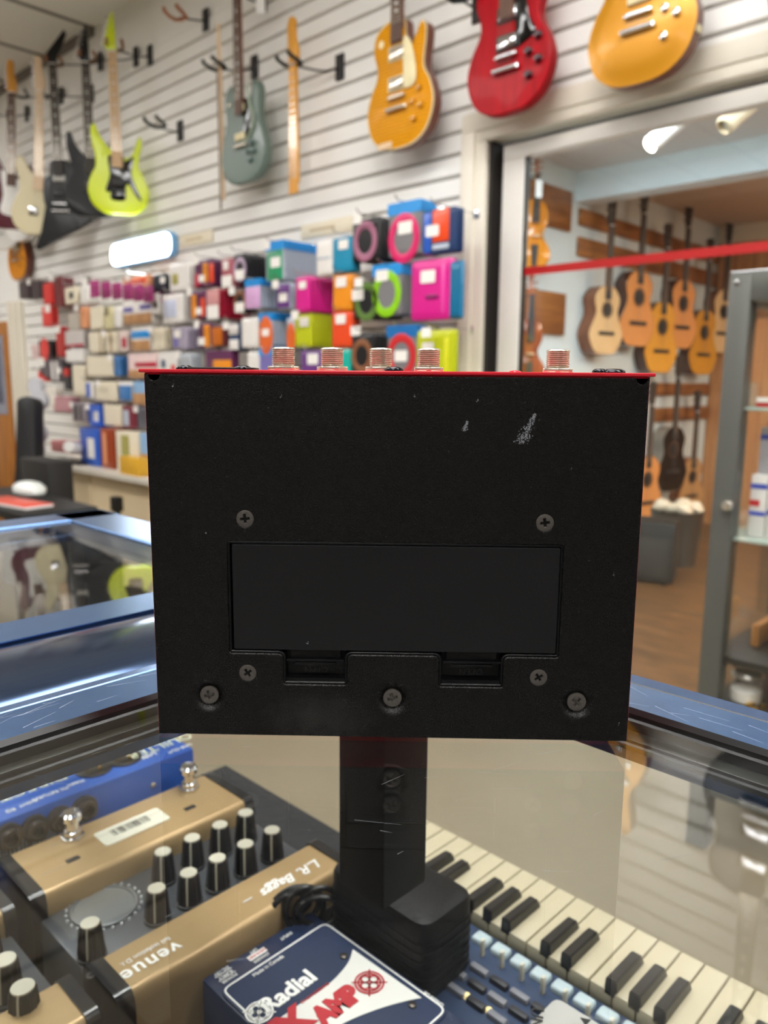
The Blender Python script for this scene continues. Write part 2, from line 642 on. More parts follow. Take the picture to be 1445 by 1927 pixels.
def build_acoustic_room():
    X0, Yb, Yk = -2.62, 4.38, 6.6
    g = G(); g.box(X0 - .1, X0, WALL_Y + .12, Yk, FLOOR_Z, 2.1)
    struct('wall_acoustic_left', g, mat('pale_blue_wall', 'd5dfdf', .6, var=.03, scale=2))
    g = G(); g.box(X0, 3.5, Yk, Yk + .1, FLOOR_Z, 1.31, 0)
    struct('wall_acoustic_back', g, ramp_wood('plank_panelling', 'a8683a', 'd09a66', (7, 7, .5), 2.2, .5))
    g = G()
    xx = X0
    while xx < 3.4:
        g.box(xx, xx + .006, Yk - .003, Yk, FLOOR_Z, 1.31)
        xx += .14
    struct('trim_6', g, mat('panel_groove', '6e4020', .7))
    g = G(); g.box(X0, 3.5, Yk - .01, Yk + .1, 1.31, 2.1)
    struct('trim_7', g, mat('cream_band', 'e6d9c2', .6))
    # dropped beam and the two ceilings
    g = G(); g.box(X0, 3.5, Yb, Yb + .15, 1.28, 2.1)
    struct('beam', g, mat('pale_blue_beam', 'dce8ee', .6, var=.02))
    g = G(); g.box(X0 - .1, 3.5, WALL_Y + .12, Yb, 1.448, 1.5)
    struct('ceiling_acoustic', g, mat('ceiling_white', 'd6d6d6', .8))
    g = G(); g.box(X0, 3.5, Yb + .15, Yk, 1.44, 1.5)
    struct('ceiling_acoustic_low', g, mat('ceiling_warm', 'c9b6a4', .8))
    g = G(); g.box(3.5, 3.6, WALL_Y, Yk, FLOOR_Z, 2.1)
    struct('wall_acoustic_right', g, M_WHITE)
    # hanger boards screwed to the left wall
    wood = ramp_wood('board_brown', '6e3f1d', 'a4672f', (6, .6, 6), 3, .45)
    boards = [((985, 340), (1072, 357), (1072, 438), 'short brown board behind the upper violin'),
              ((985, 545), (1060, 551), (1060, 632), 'short brown board behind the lower violin'),
              ((1088, 389), (1330, 470), (1088, 424), 'long brown hanger board above the acoustic guitars'),
              ((1085, 446), (1330, 510), (1085, 482), 'second long brown hanger board, below the topmost one'),
              ((1225, 720), (1330, 720), (1225, 745), 'third brown hanger board, just above the lower row of acoustics'),
              ((1225, 768), (1330, 760), (1225, 795), 'lowest brown hanger board, behind the necks of the lower acoustics')]
    for k, (a, b, c, lab) in enumerate(boards):
        A, B, Cc = at_x(*a, X0), at_x(*b, X0), at_x(*c, X0)
        z1 = (A.z + B.z) / 2 if k < 4 else A.z
        if k < 2:
            z0 = Cc.z
        else:
            z0 = Cc.z
        y1 = Yk - .02 if k >= 2 else B.y
        y0 = A.y
        g = G(); g.box(X0, X0 + .022, min(y0, y1), max(y0, y1), z0, z1, 0, .003)
        tag(g.obj('hanger_board', wood), lab, 'board', 'boards on the acoustic room wall')


build_room()
build_acoustic_room()


# ------------------------------------------------------------------ lights
def troffer(x, y, label, z=CEIL_Z, sx=1.2, sy=.6, e=PANEL_LIGHT, col=PANEL_COLOR):
    t = thing('ceiling_light', label, 'light', (x, y, z), 0, 'flat ceiling light panels')
    g = G()
    for a in ((-sx / 2, sx / 2, -sy / 2, -sy / 2 + .025), (-sx / 2, sx / 2, sy / 2 - .025, sy / 2), (-sx / 2, -sx / 2 + .025, -sy / 2 + .025, sy / 2 - .025), (sx / 2 - .025, sx / 2, -sy / 2 + .025, sy / 2 - .025)):
        g.box(*a, -.018, 0, 0)
    g.obj('frame', M_WHITE, t)
    g = G(); g.box(-sx / 2 + .025, sx / 2 - .025, -sy / 2 + .025, sy / 2 - .025, -.012, -.004)
    m = mat('light_diffuser_%g' % e, 'ffffff', .5, var=0, emit=e, ecol=col)
    g.obj('diffuser', m, t)
    return t


for (x, y) in ((-6.7, .7), (-5.1, .1), (-3.7, -.3), (-1.9, .1), (-.35, -.1), (-.9, .95), (.6, .95), (2.2, .9), (.5, -.9), (-5.6, -2.2), (-1.1, -2.6), (1.4, -2.4)):  # out of view; overhead ones added to light counter goods and box dimples
    troffer(x, y, 'unseen flat white ceiling light panel over the shop floor')
for (x, y) in ((-1.8, 2.85), (-.3, 3.2), (1.1, 3.2)):  # panels added out of view to brighten this room and its beam
    troffer(x, y, 'unseen flat light panel added in the ceiling behind the glass door', 1.447, 1.1, .6, ACOUSTIC_LIGHT, (.80, .93, 1.0))
for (x, y) in ((-.3, 5.3), (1.3, 5.3)):
    troffer(x, y, 'flat light panel in the lower ceiling past the beam', 1.439, .8, .5, ACOUSTIC_LIGHT * 1.6, (1.0, .82, .62))


def track_spot(px, py, y, label, lit):
    p = at_y(px, py, y)
    t = thing('spotlight', label, 'light', (p.x, p.y, 1.448), 0)
    g = G(); g.tube([(0, 0, 0), (0, 0, -.08)], .008)
    g.box(-.02, .02, -.08, .08, -.012, 0, 0, .003)
    g.obj('mount', M_WHITE, t)
    ax = Vector((-.35, -.55, -.55)).normalized()
    o = Vector((0, 0, p.z - 1.448))
    g = G()
    g.lathe([(.022, .10), (.034, .095), (.036, .06), (.036, -.085), (.030, -.09), (.028, -.075)], o, -ax, 0, 20, True, False)
    g.obj('lamp_head', M_WHITE if lit else mat('beige_head', 'b9a585', .5), t)
    g = G(); g.lathe([(.001, -.074), (.029, -.075)], o, -ax, 0, 20, True, True)
    g.obj('bulb_lens', mat('spot_lens_lit', 'fff6da', .3, var=0, emit=SPOT_LIGHT, ecol=(1, .93, .75)) if lit else mat('spot_lens_dark', '8a8070', .3), t)



track_spot(1252, 248, 3.3, 'white track spotlight with its lamp lit, behind the glass door', True)
track_spot(1392, 212, 3.3, 'beige unlit track spotlight, beside the lit one', False)


# ------------------------------------------------------------------ the display counters
SHELF_Z = -.17
GLASS = glass_mat('counter_glass', (.97, .985, .98))
PANEGLASS = glass_mat('pane_glass', (.985, .99, .985))
M_RAIL = mat('blue_black_rail', '6485b4', .24, .85, var=.14, scale=30, stretch=(4, 4, 1), bump=.05, bscale=60)
M_RAILD = mat('dark_rail', '3f5270', .13, .85, var=.25, scale=14, bump=.04, bscale=50)
M_LIP = mat('black_lip', '050506', .32)
M_BENCH = mat('black_cabinet', '15161a', .35)
XL, YR = -.424, .428          # inner lips of the left and the right rail


def scratches(name, spots, parent, m, z):
    g = G()
    for (x, y, L, a) in spots:
        c, s_ = math.cos(a), math.sin(a)
        w = .00009 if z < .001 else .00016
        p = [Vector((x - c * L / 2 - s_ * w, y - s_ * L / 2 + c * w, z)), Vector((x - c * L / 2 + s_ * w, y - s_ * L / 2 - c * w, z)),
             Vector((x + c * L / 2 + s_ * w * .3, y + s_ * L / 2 - c * w * .3, z)), Vector((x + c * L / 2 - s_ * w * .3, y + s_ * L / 2 + c * w * .3, z))]
        g.bm.faces.new([g.bm.verts.new(q) for q in p])
    o = g.obj(name, m, parent)
    o['kind'] = 'stuff'
    return o


def rail(prof, axis, a0, a1, name, mats, parent, mi=None):
    """prof: (across, z) open profile swept between a0 and a1"""
    g = G()
    rings = [[Vector((p, a, z)) if axis == 'y' else Vector((a, p, z)) for p, z in prof] for a in (a0, a1)]
    R = [g.ring(r) for r in rings]
    n = len(prof)
    for i in range(n):
        j = (i + 1) % n
        f = g.bm.faces.new((R[0][i], R[0][j], R[1][j], R[1][i]))
        f.material_index = mi[i] if mi else 0
    g.bm.faces.new(R[0][::-1]); g.bm.faces.new(R[1])
    return g.obj(name, mats, parent, smooth=28)


def build_counters():
    c = thing('display_counter', 'glass-topped display counter the black box stands on, blue-black metal rails', 'counter', (0, 0, GZ))
    g = G(); g.box(XL - .004, 1.25, -.7, YR + .004, -.008, 0, 0)
    g.obj('glass_top', GLASS, c)
    # left rail (towards the second counter), then the right rail
    def prof(a, s):                      # a = inner lip, s = outward direction
        t = .0045
        p = [(a, -.022), (a, -.012), (a + s * .0005, .0015), (a + s * .003, t), (a + s * .039, t), (a + s * .040, t - .0006), (a + s * .041, t),
             (a + s * .051, t - .001), (a + s * .0525, t - .005), (a + s * .0525, -.03), (a + s * .003, -.03)]
        return p
    mi = [1, 1, 1, 0, 0, 0, 0, 0, 0, 0, 0]
    rail(prof(XL, -1), 'y', -.7, YR + .05, 'side_rail', [M_RAIL, M_LIP], c, mi)
    rail([(p + (.006 if 6 < i < 10 else 0), z) for i, (p, z) in enumerate(prof(YR, 1))], 'x', XL - .0, 1.25, 'front_rail', [M_RAIL, M_LIP], c, [1, 1, 1, 0, 1, 1, 0, 0, 0, 0, 0])
    # thin steel line under each lip
    g = G()
    g.box(XL, XL + .009, -.7, YR, -.0135, -.0085, 0, .001)
    g.box(XL, 1.25, YR - .013, YR, -.0135, -.0085, 0, .001)
    g.obj('glass_bead', mat('bead_grey', '24241f', .35), c)
    zs = (SHELF_Z - GZ) / K
    for (x, y) in ((-.4555, .4206), (1.18, .4206)):
        g = G(); g.box(x, x + .054, y, y + .054, -.232 if x < 0 else zs, -.025, 0, .002)
        g.obj('corner_post', mat('matt_black', '070708', .6, spec=.25), c)
    g = G(); g.box(-.60 / K, .62 / K, -.55 / K, .405 / K, zs - .02 / K, zs, 0)
    g.obj('shelf', mat('black_felt', '0b0c0f', .75, var=.5, scale=60, bump=1.0, bscale=90), c)
    g = G(); g.box(-.58 / K, .60 / K, -.5 / K, .385 / K, (FLOOR_Z - GZ) / K, zs - .02 / K, 0, .004)
    g.obj('cabinet', M_BENCH, c)
    rng = random.Random(4)
    sp = [(XL - .005 - rng.random() * .03, rng.uniform(-.05, .30), rng.uniform(.006, .03), PI / 2 + rng.uniform(-.5, .5)) for _ in range(46)]
    sp += [(rng.uniform(-.22, .25), YR + .006 + rng.random() * .03, rng.uniform(.006, .03), rng.uniform(-.5, .5)) for _ in range(40)]
    scratches('rail_scratches', sp, c, mat('scratch_pale', 'b9c6d8', .4, .5), .00475)
    sp = [(rng.uniform(-.40, .1), rng.uniform(.10, .40), rng.uniform(.003, .022), rng.uniform(.4, 1.6)) for _ in range(60)]
    scratches('glass_scratches', sp, c, mat('scratch_glass', '7c8185', .5), .0001)
    to_size(c, K)

    # rounded metal filler between the two counters
    g = G()
    pr = [(-.4785, -.02), (-.4795, -.004)]
    for k in range(13):
        t = k / 12
        a = PI * t
        pr.append((-.540 + .058 * math.cos(a), -.004 + .010 * math.sin(a) ** .8))
    pr += [(-.6005, -.004), (-.6015, -.02)]
    rings = [[Vector((x, y, z)) for x, z in pr] for y in (-.7, .47)]
    g.loft(rings, 0)
    f = g.obj('filler_strip', M_RAILD, loc=(0, 0, GZ))
    to_size(f, K)
    tag(f, 'rounded dark blue metal strip between the two glass counters', 'trim')

    # second counter, to the left and beyond
    d = thing('display_counter', 'second glass counter beyond the rounded metal strip, reflecting hung guitars', 'counter', (0, 0, GZ))
    g = G(); g.box(-1.09, -.645, -1.2, .478, -.008, 0, 0)
    g.obj('glass_top', GLASS, d)
    t = .003
    rail([(-.645, -.02), (-.645, .001), (-.647, t), (-.598, t), (-.599, t - .0005), (-.6015, t), (-.602, -.03), (-.64, -.03)], 'y', -1.2, .548, 'near_rail', [M_RAIL], d)
    rail([(-1.071, -.02), (-1.071, .001), (-1.073, t), (-1.128, t), (-1.131, -.002), (-1.131, -.03), (-1.08, -.03)], 'y', -1.2, .548, 'far_rail', [M_RAIL], d)
    rail([(.4745, -.02), (.4745, .001), (.4765, t), (.545, t), (.548, -.002), (.548, -.03), (.48, -.03)], 'x', -1.131, -.602, 'end_rail', [M_RAIL], d)
    g = G(); g.box(-1.073, -1.064, -1.2, .47, -.004, .0008, 0)
    g.obj('rail_gasket', M_RUBBER, d)
    zs = (FLOOR_Z - GZ) / K
    for y in (.492, -1.15):
        g = G(); g.box(-1.128, -1.074, y, y + .054, zs, -.025, 0, .002)
        g.obj('corner_post', M_BLACK, d)
    g = G(); g.box(-1.115, -1.11, -1.09, .49, (SHELF_Z - GZ) / K, -.03)
    g.obj('front_pane', PANEGLASS, d)
    to_size(d, K)


build_counters()


# ------------------------------------------------------------------ the black box with the red shell (hero)
def powder_coat():
    m = bpy.data.materials.new('black_powder_coat')
    m.use_nodes = True
    nt = m.node_tree
    b = nt.nodes['Principled BSDF']
    b.inputs['Specular IOR Level'].default_value = .3
    tc = nt.nodes.new('ShaderNodeTexCoord')
    n1 = nt.nodes.new('ShaderNodeTexNoise'); n1.inputs['Scale'].default_value = 2600; n1.inputs['Detail'].default_value = 2
    nt.links.new(tc.outputs['Object'], n1.inputs['Vector'])
    bp = nt.nodes.new('ShaderNodeBump'); bp.inputs['Strength'].default_value = .35; bp.inputs['Distance'].default_value = .0006
    nt.links.new(n1.outputs['Fac'], bp.inputs['Height'])
    nt.links.new(bp.outputs[0], b.inputs['Normal'])
    # faint dusty smudge low on the plate
    mp = nt.nodes.new('ShaderNodeMapping'); mp.vector_type = 'POINT'
    mp.inputs['Location'].default_value = (.9, 0, -.45); mp.inputs['Scale'].default_value = (44, 2, 84)
    nt.links.new(tc.outputs['Object'], mp.inputs[0])
    gr = nt.nodes.new('ShaderNodeTexGradient'); gr.gradient_type = 'SPHERICAL'
    nt.links.new(mp.outputs[0], gr.inputs[0])
    n2 = nt.nodes.new('ShaderNodeTexNoise'); n2.inputs['Scale'].default_value = 240; n2.inputs['Detail'].default_value = 8
    nt.links.new(tc.outputs['Object'], n2.inputs['Vector'])
    mu = nt.nodes.new('ShaderNodeMath'); mu.operation = 'MULTIPLY'
    nt.links.new(gr.outputs['Fac'], mu.inputs[0]); nt.links.new(n2.outputs['Fac'], mu.inputs[1])
    mr = nt.nodes.new('ShaderNodeMapRange'); mr.inputs[1].default_value = .12; mr.inputs[2].default_value = .5
    nt.links.new(mu.outputs[0], mr.inputs[0])
    mx = nt.nodes.new('ShaderNodeMix'); mx.data_type = 'RGBA'
    mx.inputs[6].default_value = (.0034, .0032, .0029, 1); mx.inputs[7].default_value = (.016, .0155, .014, 1)
    nt.links.new(mr.outputs[0], mx.inputs[0])
    # tiny pale dust specks
    vo = nt.nodes.new('ShaderNodeTexVoronoi'); vo.inputs['Scale'].default_value = 280
    nt.links.new(tc.outputs['Object'], vo.inputs['Vector'])
    lt = nt.nodes.new('ShaderNodeMath'); lt.operation = 'LESS_THAN'; lt.inputs[1].default_value = .042
    nt.links.new(vo.outputs['Distance'], lt.inputs[0])
    wn = nt.nodes.new('ShaderNodeTexNoise'); wn.inputs['Scale'].default_value = 70
    nt.links.new(tc.outputs['Object'], wn.inputs['Vector'])
    gt = nt.nodes.new('ShaderNodeMath'); gt.operation = 'GREATER_THAN'; gt.inputs[1].default_value = .52
    nt.links.new(wn.outputs['Fac'], gt.inputs[0])
    m3 = nt.nodes.new('ShaderNodeMath'); m3.operation = 'MULTIPLY'
    nt.links.new(lt.outputs[0], m3.inputs[0]); nt.links.new(gt.outputs[0], m3.inputs[1])
    mx2 = nt.nodes.new('ShaderNodeMix'); mx2.data_type = 'RGBA'
    mx2.inputs[7].default_value = (.08, .08, .078, 1)
    nt.links.new(m3.outputs[0], mx2.inputs[0]); nt.links.new(mx.outputs[2], mx2.inputs[6])
    nt.links.new(mx2.outputs[2], b.inputs['Base Color'])
    mr2 = nt.nodes.new('ShaderNodeMapRange'); mr2.inputs[3].default_value = .22; mr2.inputs[4].default_value = .34
    nt.links.new(n1.outputs['Fac'], mr2.inputs[0]); nt.links.new(mr2.outputs[0], b.inputs['Roughness'])
    return m


def build_box():
    PX = Vector((.7333, .6799, 0)).normalized()
    ang = math.atan2(PX.y, PX.x)
    t = thing('effects_pedal', 'black steel underside of a red guitar effects box standing upright on the glass', 'effects pedal', (-.2828 * K, .3019 * K, GZ + .0004), ang)
    COAT = powder_coat()
    RED = mat('red_enamel', 'c01226', .3, var=.04, coat=.3)
    mm = .001
    HW, HT = 132.2 * mm, 201.8 * mm
    # plate with openings: outer outline (with the two corner notches), compartment, three dimples
    outer = [(-132.2, .6), (132.2, .6), (132.2, 201.8), (131.2, 201.8)]
    outer += [(128.3 + 3 * math.cos(a), 201.8 - 3 * math.sin(a) * 1.1) for a in [PI * k / 10 for k in range(11)]]
    outer += [(-127.0 + 3 * math.cos(a), 201.8 - 3 * math.sin(a) * 1.1) for a in [PI * k / 10 for k in range(11)]]
    outer += [(-132.2, 201.8)]
    comp = roundpoly([(-91.6, 48.3), (-61.8, 48.3), (-61.8, 30.5), (-24.4, 30.5), (-24.4, 48.3), (25.0, 48.3), (25.0, 30.5), (62.3, 30.5), (62.3, 48.3),
                      (92.6, 48.3), (92.6, 113.5), (-91.6, 113.5)], 2.4, 5)
    dims = [(-103.0, 23.7), (.2, 23.6), (103.2, 23.0)]
    scr4 = [(-80.5, 125.1), (81.0, 124.8), (-80.8, 37.6), (81.2, 37.5)]
    bm = bmesh.new()

    def loop(pts, y=0.0):
        vs = [bm.verts.new((u * mm, y, v * mm)) for u, v in pts]
        es = [bm.edges.new((vs[i], vs[(i + 1) % len(vs)])) for i in range(len(vs))]
        return vs, es
    alle = []
    ov, oe = loop(offset_poly(outer, -.7)); alle += oe
    cv, ce = loop(comp); alle += ce
    dl = []
    for (u, v) in dims:
        dv, de = loop(circ(u, v, 10.5, n=40)); alle += de; dl.append((u, v, dv))
    sl = []
    for (u, v) in scr4:
        dv, de = loop(circ(u, v, 5.6, n=32)); alle += de; sl.append((u, v, dv))
    bmesh.ops.triangle_fill(bm, edges=alle, use_beauty=True)
    # dimples pressed inwards, a soft shoulder then a flat seat
    for (u, v, dv) in dl:
        prev = dv
        for r, dep in ((9.6, .12), (8.6, .55), (7.6, 1.3), (6.6, 2.2), (5.7, 2.75), (4.9, 2.95), (4.2, 3.0)):
            cur = [bm.verts.new((p[0] * mm, dep * mm, p[1] * mm)) for p in circ(u, v, r, n=40)]
            for i in range(40):
                j = (i + 1) % 40
                bm.faces.new((prev[i], prev[j], cur[j], cur[i]))
            prev = cur
        bm.faces.new(prev)
    for (u, v, dv) in sl:
        prev = dv
        for r, dep in ((5.2, .05), (4.6, .35), (4.3, .8), (3.9, .9)):
            cur = [bm.verts.new((p[0] * mm, dep * mm, p[1] * mm)) for p in circ(u, v, r, n=32)]
            for i in range(32):
                j = (i + 1) % 32
                bm.faces.new((prev[i], prev[j], cur[j], cur[i]))
            prev = cur
        bm.faces.new(prev)
    # compartment rim: rounded shoulder, then straight wall
    prev = cv
    for off, dep in ((.35, .08), (.7, .35), (.85, .8), (.85, 1.6)):
        op = offset_poly(comp, -off)
        cur = [bm.verts.new((p[0] * mm, dep * mm, p[1] * mm)) for p in op]
        n = len(cur)
        for i in range(n):
            j = (i + 1) % n
            bm.faces.new((prev[i], prev[j], cur[j], cur[i]))
        prev = cur
    # outer folded edge
    prev = ov
    for off, dep in ((-.2, .2), (.0, .8), (.0, 44.0)):
        op = offset_poly(outer, off) if off else outer
        cur = [bm.verts.new((p[0] * mm, dep * mm, p[1] * mm)) for p in op]
        n = len(cur)
        for i in range(n):
            j = (i + 1) % n
            bm.faces.new((prev[i], prev[j], cur[j], cur[i]))
        prev = cur
    bmesh.ops.recalc_face_normals(bm, faces=bm.faces[:])
    me = bpy.data.meshes.new('base_plate')
    bm.to_mesh(me); bm.free()
    # make the big face point to the viewer
    me.materials.append(COAT)
    me.shade_smooth(); me.set_sharp_from_angle(angle=math.radians(38))
    bp = bpy.data.objects.new('base_plate', me); COL.objects.link(bp); bp.parent = t
    wn = bp.modifiers.new('face_normals', 'WEIGHTED_NORMAL'); wn.keep_sharp = True; wn.weight = 60
    # moulded compartment frame and pocket behind the plate
    PL = mat('moulded_black', '040405', .34, spec=.3, bump=.15, bscale=900)
    g = G()
    inner = offset_poly(comp, -.9)
    inn2 = offset_poly(comp, -2.1)
    inn3 = offset_poly(comp, -2.5)
    rings = [(inner, .75), (offset_poly(comp, -1.2), .55), (offset_poly(comp, -1.8), .55), (inn2, .75), (inn3, 1.6), (inn3, 12)]
    R = [g.ring([Vector((p[0] * mm, d * mm, p[1] * mm)) for p in pts]) for pts, d in rings]
    n = len(inner)
    for a, b in zip(R, R[1:]):
        for i in range(n):
            j = (i + 1) % n
            g.bm.faces.new((a[i], a[j], b[j], b[i]))
    cap(g.bm, R[-1], inn3)
    g.obj('compartment_frame', PL, t)
    # battery door with its two snap tabs
    g = G()
    g.prism(rrect(-88.3 * mm, 90.2 * mm, 51.2 * mm, 111.0 * mm, .0012), FRONT, .0005, .0035, 0, .0007)
    door = g.obj('battery_door', mat('door_satin', '131314', .42, spec=.25, bump=.12, bscale=900, var=.15, scale=25), t)
    even_faces(door)
    for x0, x1 in ((-59.0, -27.0), (28.0, 60.0)):
        g = G()
        g.box(x0 * mm, x1 * mm, .0005, .004, 44.6 * mm, 46.0 * mm, 0, .0004)
        g.box((x0 + 4.5) * mm, (x1 - 4.5) * mm, .0008, .005, 42.2 * mm, 44.2 * mm, 0, .0004)
        g.box((x0 + 2) * mm, (x1 - 2) * mm, .003, .006, 44 * mm, 51.5 * mm, 0, .0004)
        g.obj('snap_tab', PL, door)
        g = G()
        g.loft([[Vector((a * mm, .0018, 33.0 * mm)), Vector((a * mm, .0018, 34.6 * mm)), Vector((a * mm, .006, 35.5 * mm)), Vector((a * mm, .006, 33.0 * mm))] for a in (x0 - .3, x1 + .3)], 0)
        g.obj('finger_ledge', PL, t)
        g = G(); g.box((x0 - .5) * mm, (x1 + .5) * mm, .0065, .008, 33 * mm, 50 * mm, 0)
        g.obj('pocket_floor', PL, t)
        text('moulded_word', 'OPEN', .0052, mat('moulded_word', '1e1e20', .3), t, frame(((x0 + x1) / 2 * mm, .0062, .0385), (-1, 0, 0), (0, 0, -1)), .0004)
    # screws
    def screw(u, v, dep, r, rot):
        g = G()
        N = 24
        g.lathe([(r * .2, 0), (r * .86, 0), (r * .97, .0002), (r, .0006), (r, .0016)], (u * mm, dep, v * mm), (0, 1, 0), 0, N, False, True)
        # cross recess: sunk walls in a plus shape
        w, L = r * .17, r * .56
        plus = [(-w, -L), (w, -L), (w, -w), (L, -w), (L, w), (w, w), (w, L), (-w, L), (-w, w), (-L, w), (-L, -w), (-w, -w)]
        c, s_ = math.cos(rot), math.sin(rot)
        plus = [(a * c - b * s_, a * s_ + b * c) for a, b in plus]
        g.bm.free()
        bm = bmesh.new()
        rim = [bm.verts.new((u * mm + p[0], dep, v * mm + p[1])) for p in circ(0, 0, r * .86, n=N)]
        e = [bm.edges.new((rim[i], rim[(i + 1) % N])) for i in range(N)]
        pl = [bm.verts.new((u * mm + p[0], dep, v * mm + p[1])) for p in plus]
        e += [bm.edges.new((pl[i], pl[(i + 1) % 12])) for i in range(12)]
        bmesh.ops.triangle_fill(bm, edges=e, use_beauty=True)
        prev = rim
        for rr, dd in ((.97, .0002), (1.0, .0006), (1.0, .0016)):
            cur = [bm.verts.new((u * mm + p[0], dep + dd, v * mm + p[1])) for p in circ(0, 0, r * rr, n=N)]
            for i in range(N):
                j = (i + 1) % N
                bm.faces.new((prev[i], prev[j], cur[j], cur[i]))
            prev = cur
        lo = [bm.verts.new((u * mm + p[0] * .7, dep + .0016, v * mm + p[1] * .7)) for p in plus]
        for i in range(12):
            j = (i + 1) % 12
            bm.faces.new((pl[i], pl[j], lo[j], lo[i]))
        bm.faces.new(lo)
        g.bm = bm
        g.obj('screw', mat('blackened_steel', '5a5550', .38, .6, bump=.2, bscale=1400), t, smooth=25)
    for i, (u, v) in enumerate(dims):
        screw(u, v, .0010, .0053, (.25, .3, .9)[i])
    for i, (u, v) in enumerate(scr4):
        screw(u, v, -.0001, .0049, (.1, .15, .6, .55)[i])
    # chipped paint
    rng = random.Random(3)
    g = G()
    def chip(cx, cz, w, h, n, slant):
        for _ in range(n):
            q = rng.uniform(-1, 1)
            x = cx + (q * slant + rng.gauss(0, .3) * (1 - .6 * q)) * w
            z = cz + q * h
            r = rng.uniform(.12, .5) * mm
            k = rng.randint(4, 6)
            a0 = rng.random() * 6
            vs = [g.bm.verts.new((x * mm + r * rng.uniform(.4, 1.1) * math.cos(a0 + 2 * PI * i / k), -.00006, z * mm + r * rng.uniform(.4, 1.3) * math.sin(a0 + 2 * PI * i / k))) for i in range(k)]
            g.bm.faces.new(vs)
    chip(69.9, 175.0, 4.2, 8.0, 260, .8)
    chip(37.3, 176.0, 1.8, 2.6, 60, .5)
    for (cx, cz) in ((-117, 196), (93.5, 154), (-60, 191), (43, 189), (10, 192), (-102, 117), (119, 97), (-47, 56), (127, 11)):
        chip(cx, cz, .8, .9, 4, .4)
    g.obj('paint_chips', mat('bare_metal_chip', '9c9fa6', .4, .4), t)['kind'] = 'stuff'
    # red shell: thin top flange proud of the body, and the folded body behind
    g = G()
    g.box(-134.9 * mm, 134.9 * mm, -.0006, .0, 202.5 * mm, 204.3 * mm, 0)
    g = G(); g.box(-134.9 * mm, 134.9 * mm, -.0008, .0465, 202.5 * mm, 204.4 * mm, 0, .0006)
    g.obj('top_flange', RED, t)
    g = G(); g.box(-132.75 * mm, 132.75 * mm, .0012, .0475, 0 * mm, 202.6 * mm, 0, .001)
    # open towards the plate: keep only side/back skins
    bm = g.bm
    kill = [f for f in bm.faces if f.normal.y < -.7 and f.calc_area() > .005]
    bmesh.ops.delete(bm, geom=kill, context='FACES')
    g.obj('red_shell', RED, t)
    # jacks on the top flange
    for i, (u) in enumerate((-62.2, -35.3, -8.3, 18.0, 88.9)):
        zb = .2044
        j = thing_part('jack', t)
        g = G()
        prof = []
        z = zb
        R0, R1 = .00645, .0057
        prof.append((.0047, zb + .0122)); prof.append((.0053, zb + .0126)); prof.append((.0059, zb + .0124))
        nth = 9
        for k in range(nth):
            zz = zb + .0121 - k * .00105
            prof += [(R0, zz - .0003), (R0, zz - .00045), (R1, zz - .0008)]
        prof += [(R0, zb + .002), (R0, zb)]
        prof = [(.0047, zb + .004)] + prof
        g.lathe(prof, (u * mm, .025, 0), (0, 0, 1), 0, 40, True, True)
        g.obj('threaded_bushing', M_NICKEL, j, smooth=30)
        g = G()
        a0 = (.2, .9, .05, .5, .35)[i]
        hexa = [(.0092 * math.cos(a0 + k * PI / 3), .0092 * math.sin(a0 + k * PI / 3)) for k in range(6)]
        hx = roundpoly(hexa, .0018, 4)
        g.prism([(p[0] + u * mm, p[1] + .025) for p in hx], FLAT, zb + .0002, zb + .0025, 0, .0006)
        g.lathe([(.0085, zb), (.0085, zb + .0004)], (u * mm, .025, 0), (0, 0, 1), 0, 32)
        g.obj('hex_nut', M_NICKEL, j, smooth=40)
    # black socket plate and dark button heads along the flange
    g = G(); g.box(-118 * mm, -77 * mm, .014, .032, .2043, .2058, 0, .0005)
    g.obj('socket_plate', M_BLACK, t)
    for (u, y, r) in ((-115.5, .018, .0047), (-83.5, .018, .0047), (-1.0, .012, .0052), (118.5, .02, .0062), (110.8, .02, .004)):
        g = G()
        g.lathe([(r, .2043), (r, .2052), (r * .9, .2060), (r * .6, .2067), (r * .01, .2069)], (u * mm, y, 0), (0, 0, 1), 0, 24)
        g.obj('screw_head', mat('dark_chrome', '2a2a2e', .15, .9), t)
    g = G(); g.lathe([(.0035, .2043), (.003, .2052), (.0005, .2056)], (65 * mm, .02, 0), (0, 0, 1), 0, 20)
    g.obj('red_indicator', RED, t)
    to_size(t, K)


def thing_part(name, parent):
    o = bpy.data.objects.new(name, None)
    o.empty_display_size = .01
    COL.objects.link(o)
    o.parent = parent
    return o


build_box()


# ------------------------------------------------------------------ goods on the shelf inside the counter
def U(ux, uy, u):
    """a direction from the eye (per unit of drop) at drop u"""
    return Vector((ux * u, uy * u, CAMH - u))


M_GOLD = mat('brushed_bronze', 'b0946a', .36, .35, var=.07, scale=30, stretch=(8, .6, 8))
M_KNOBCAP = mat('knob_cap_cream', 'b9b5a4', .45)
M_KNOB = mat('knob_black', '141416', .45)


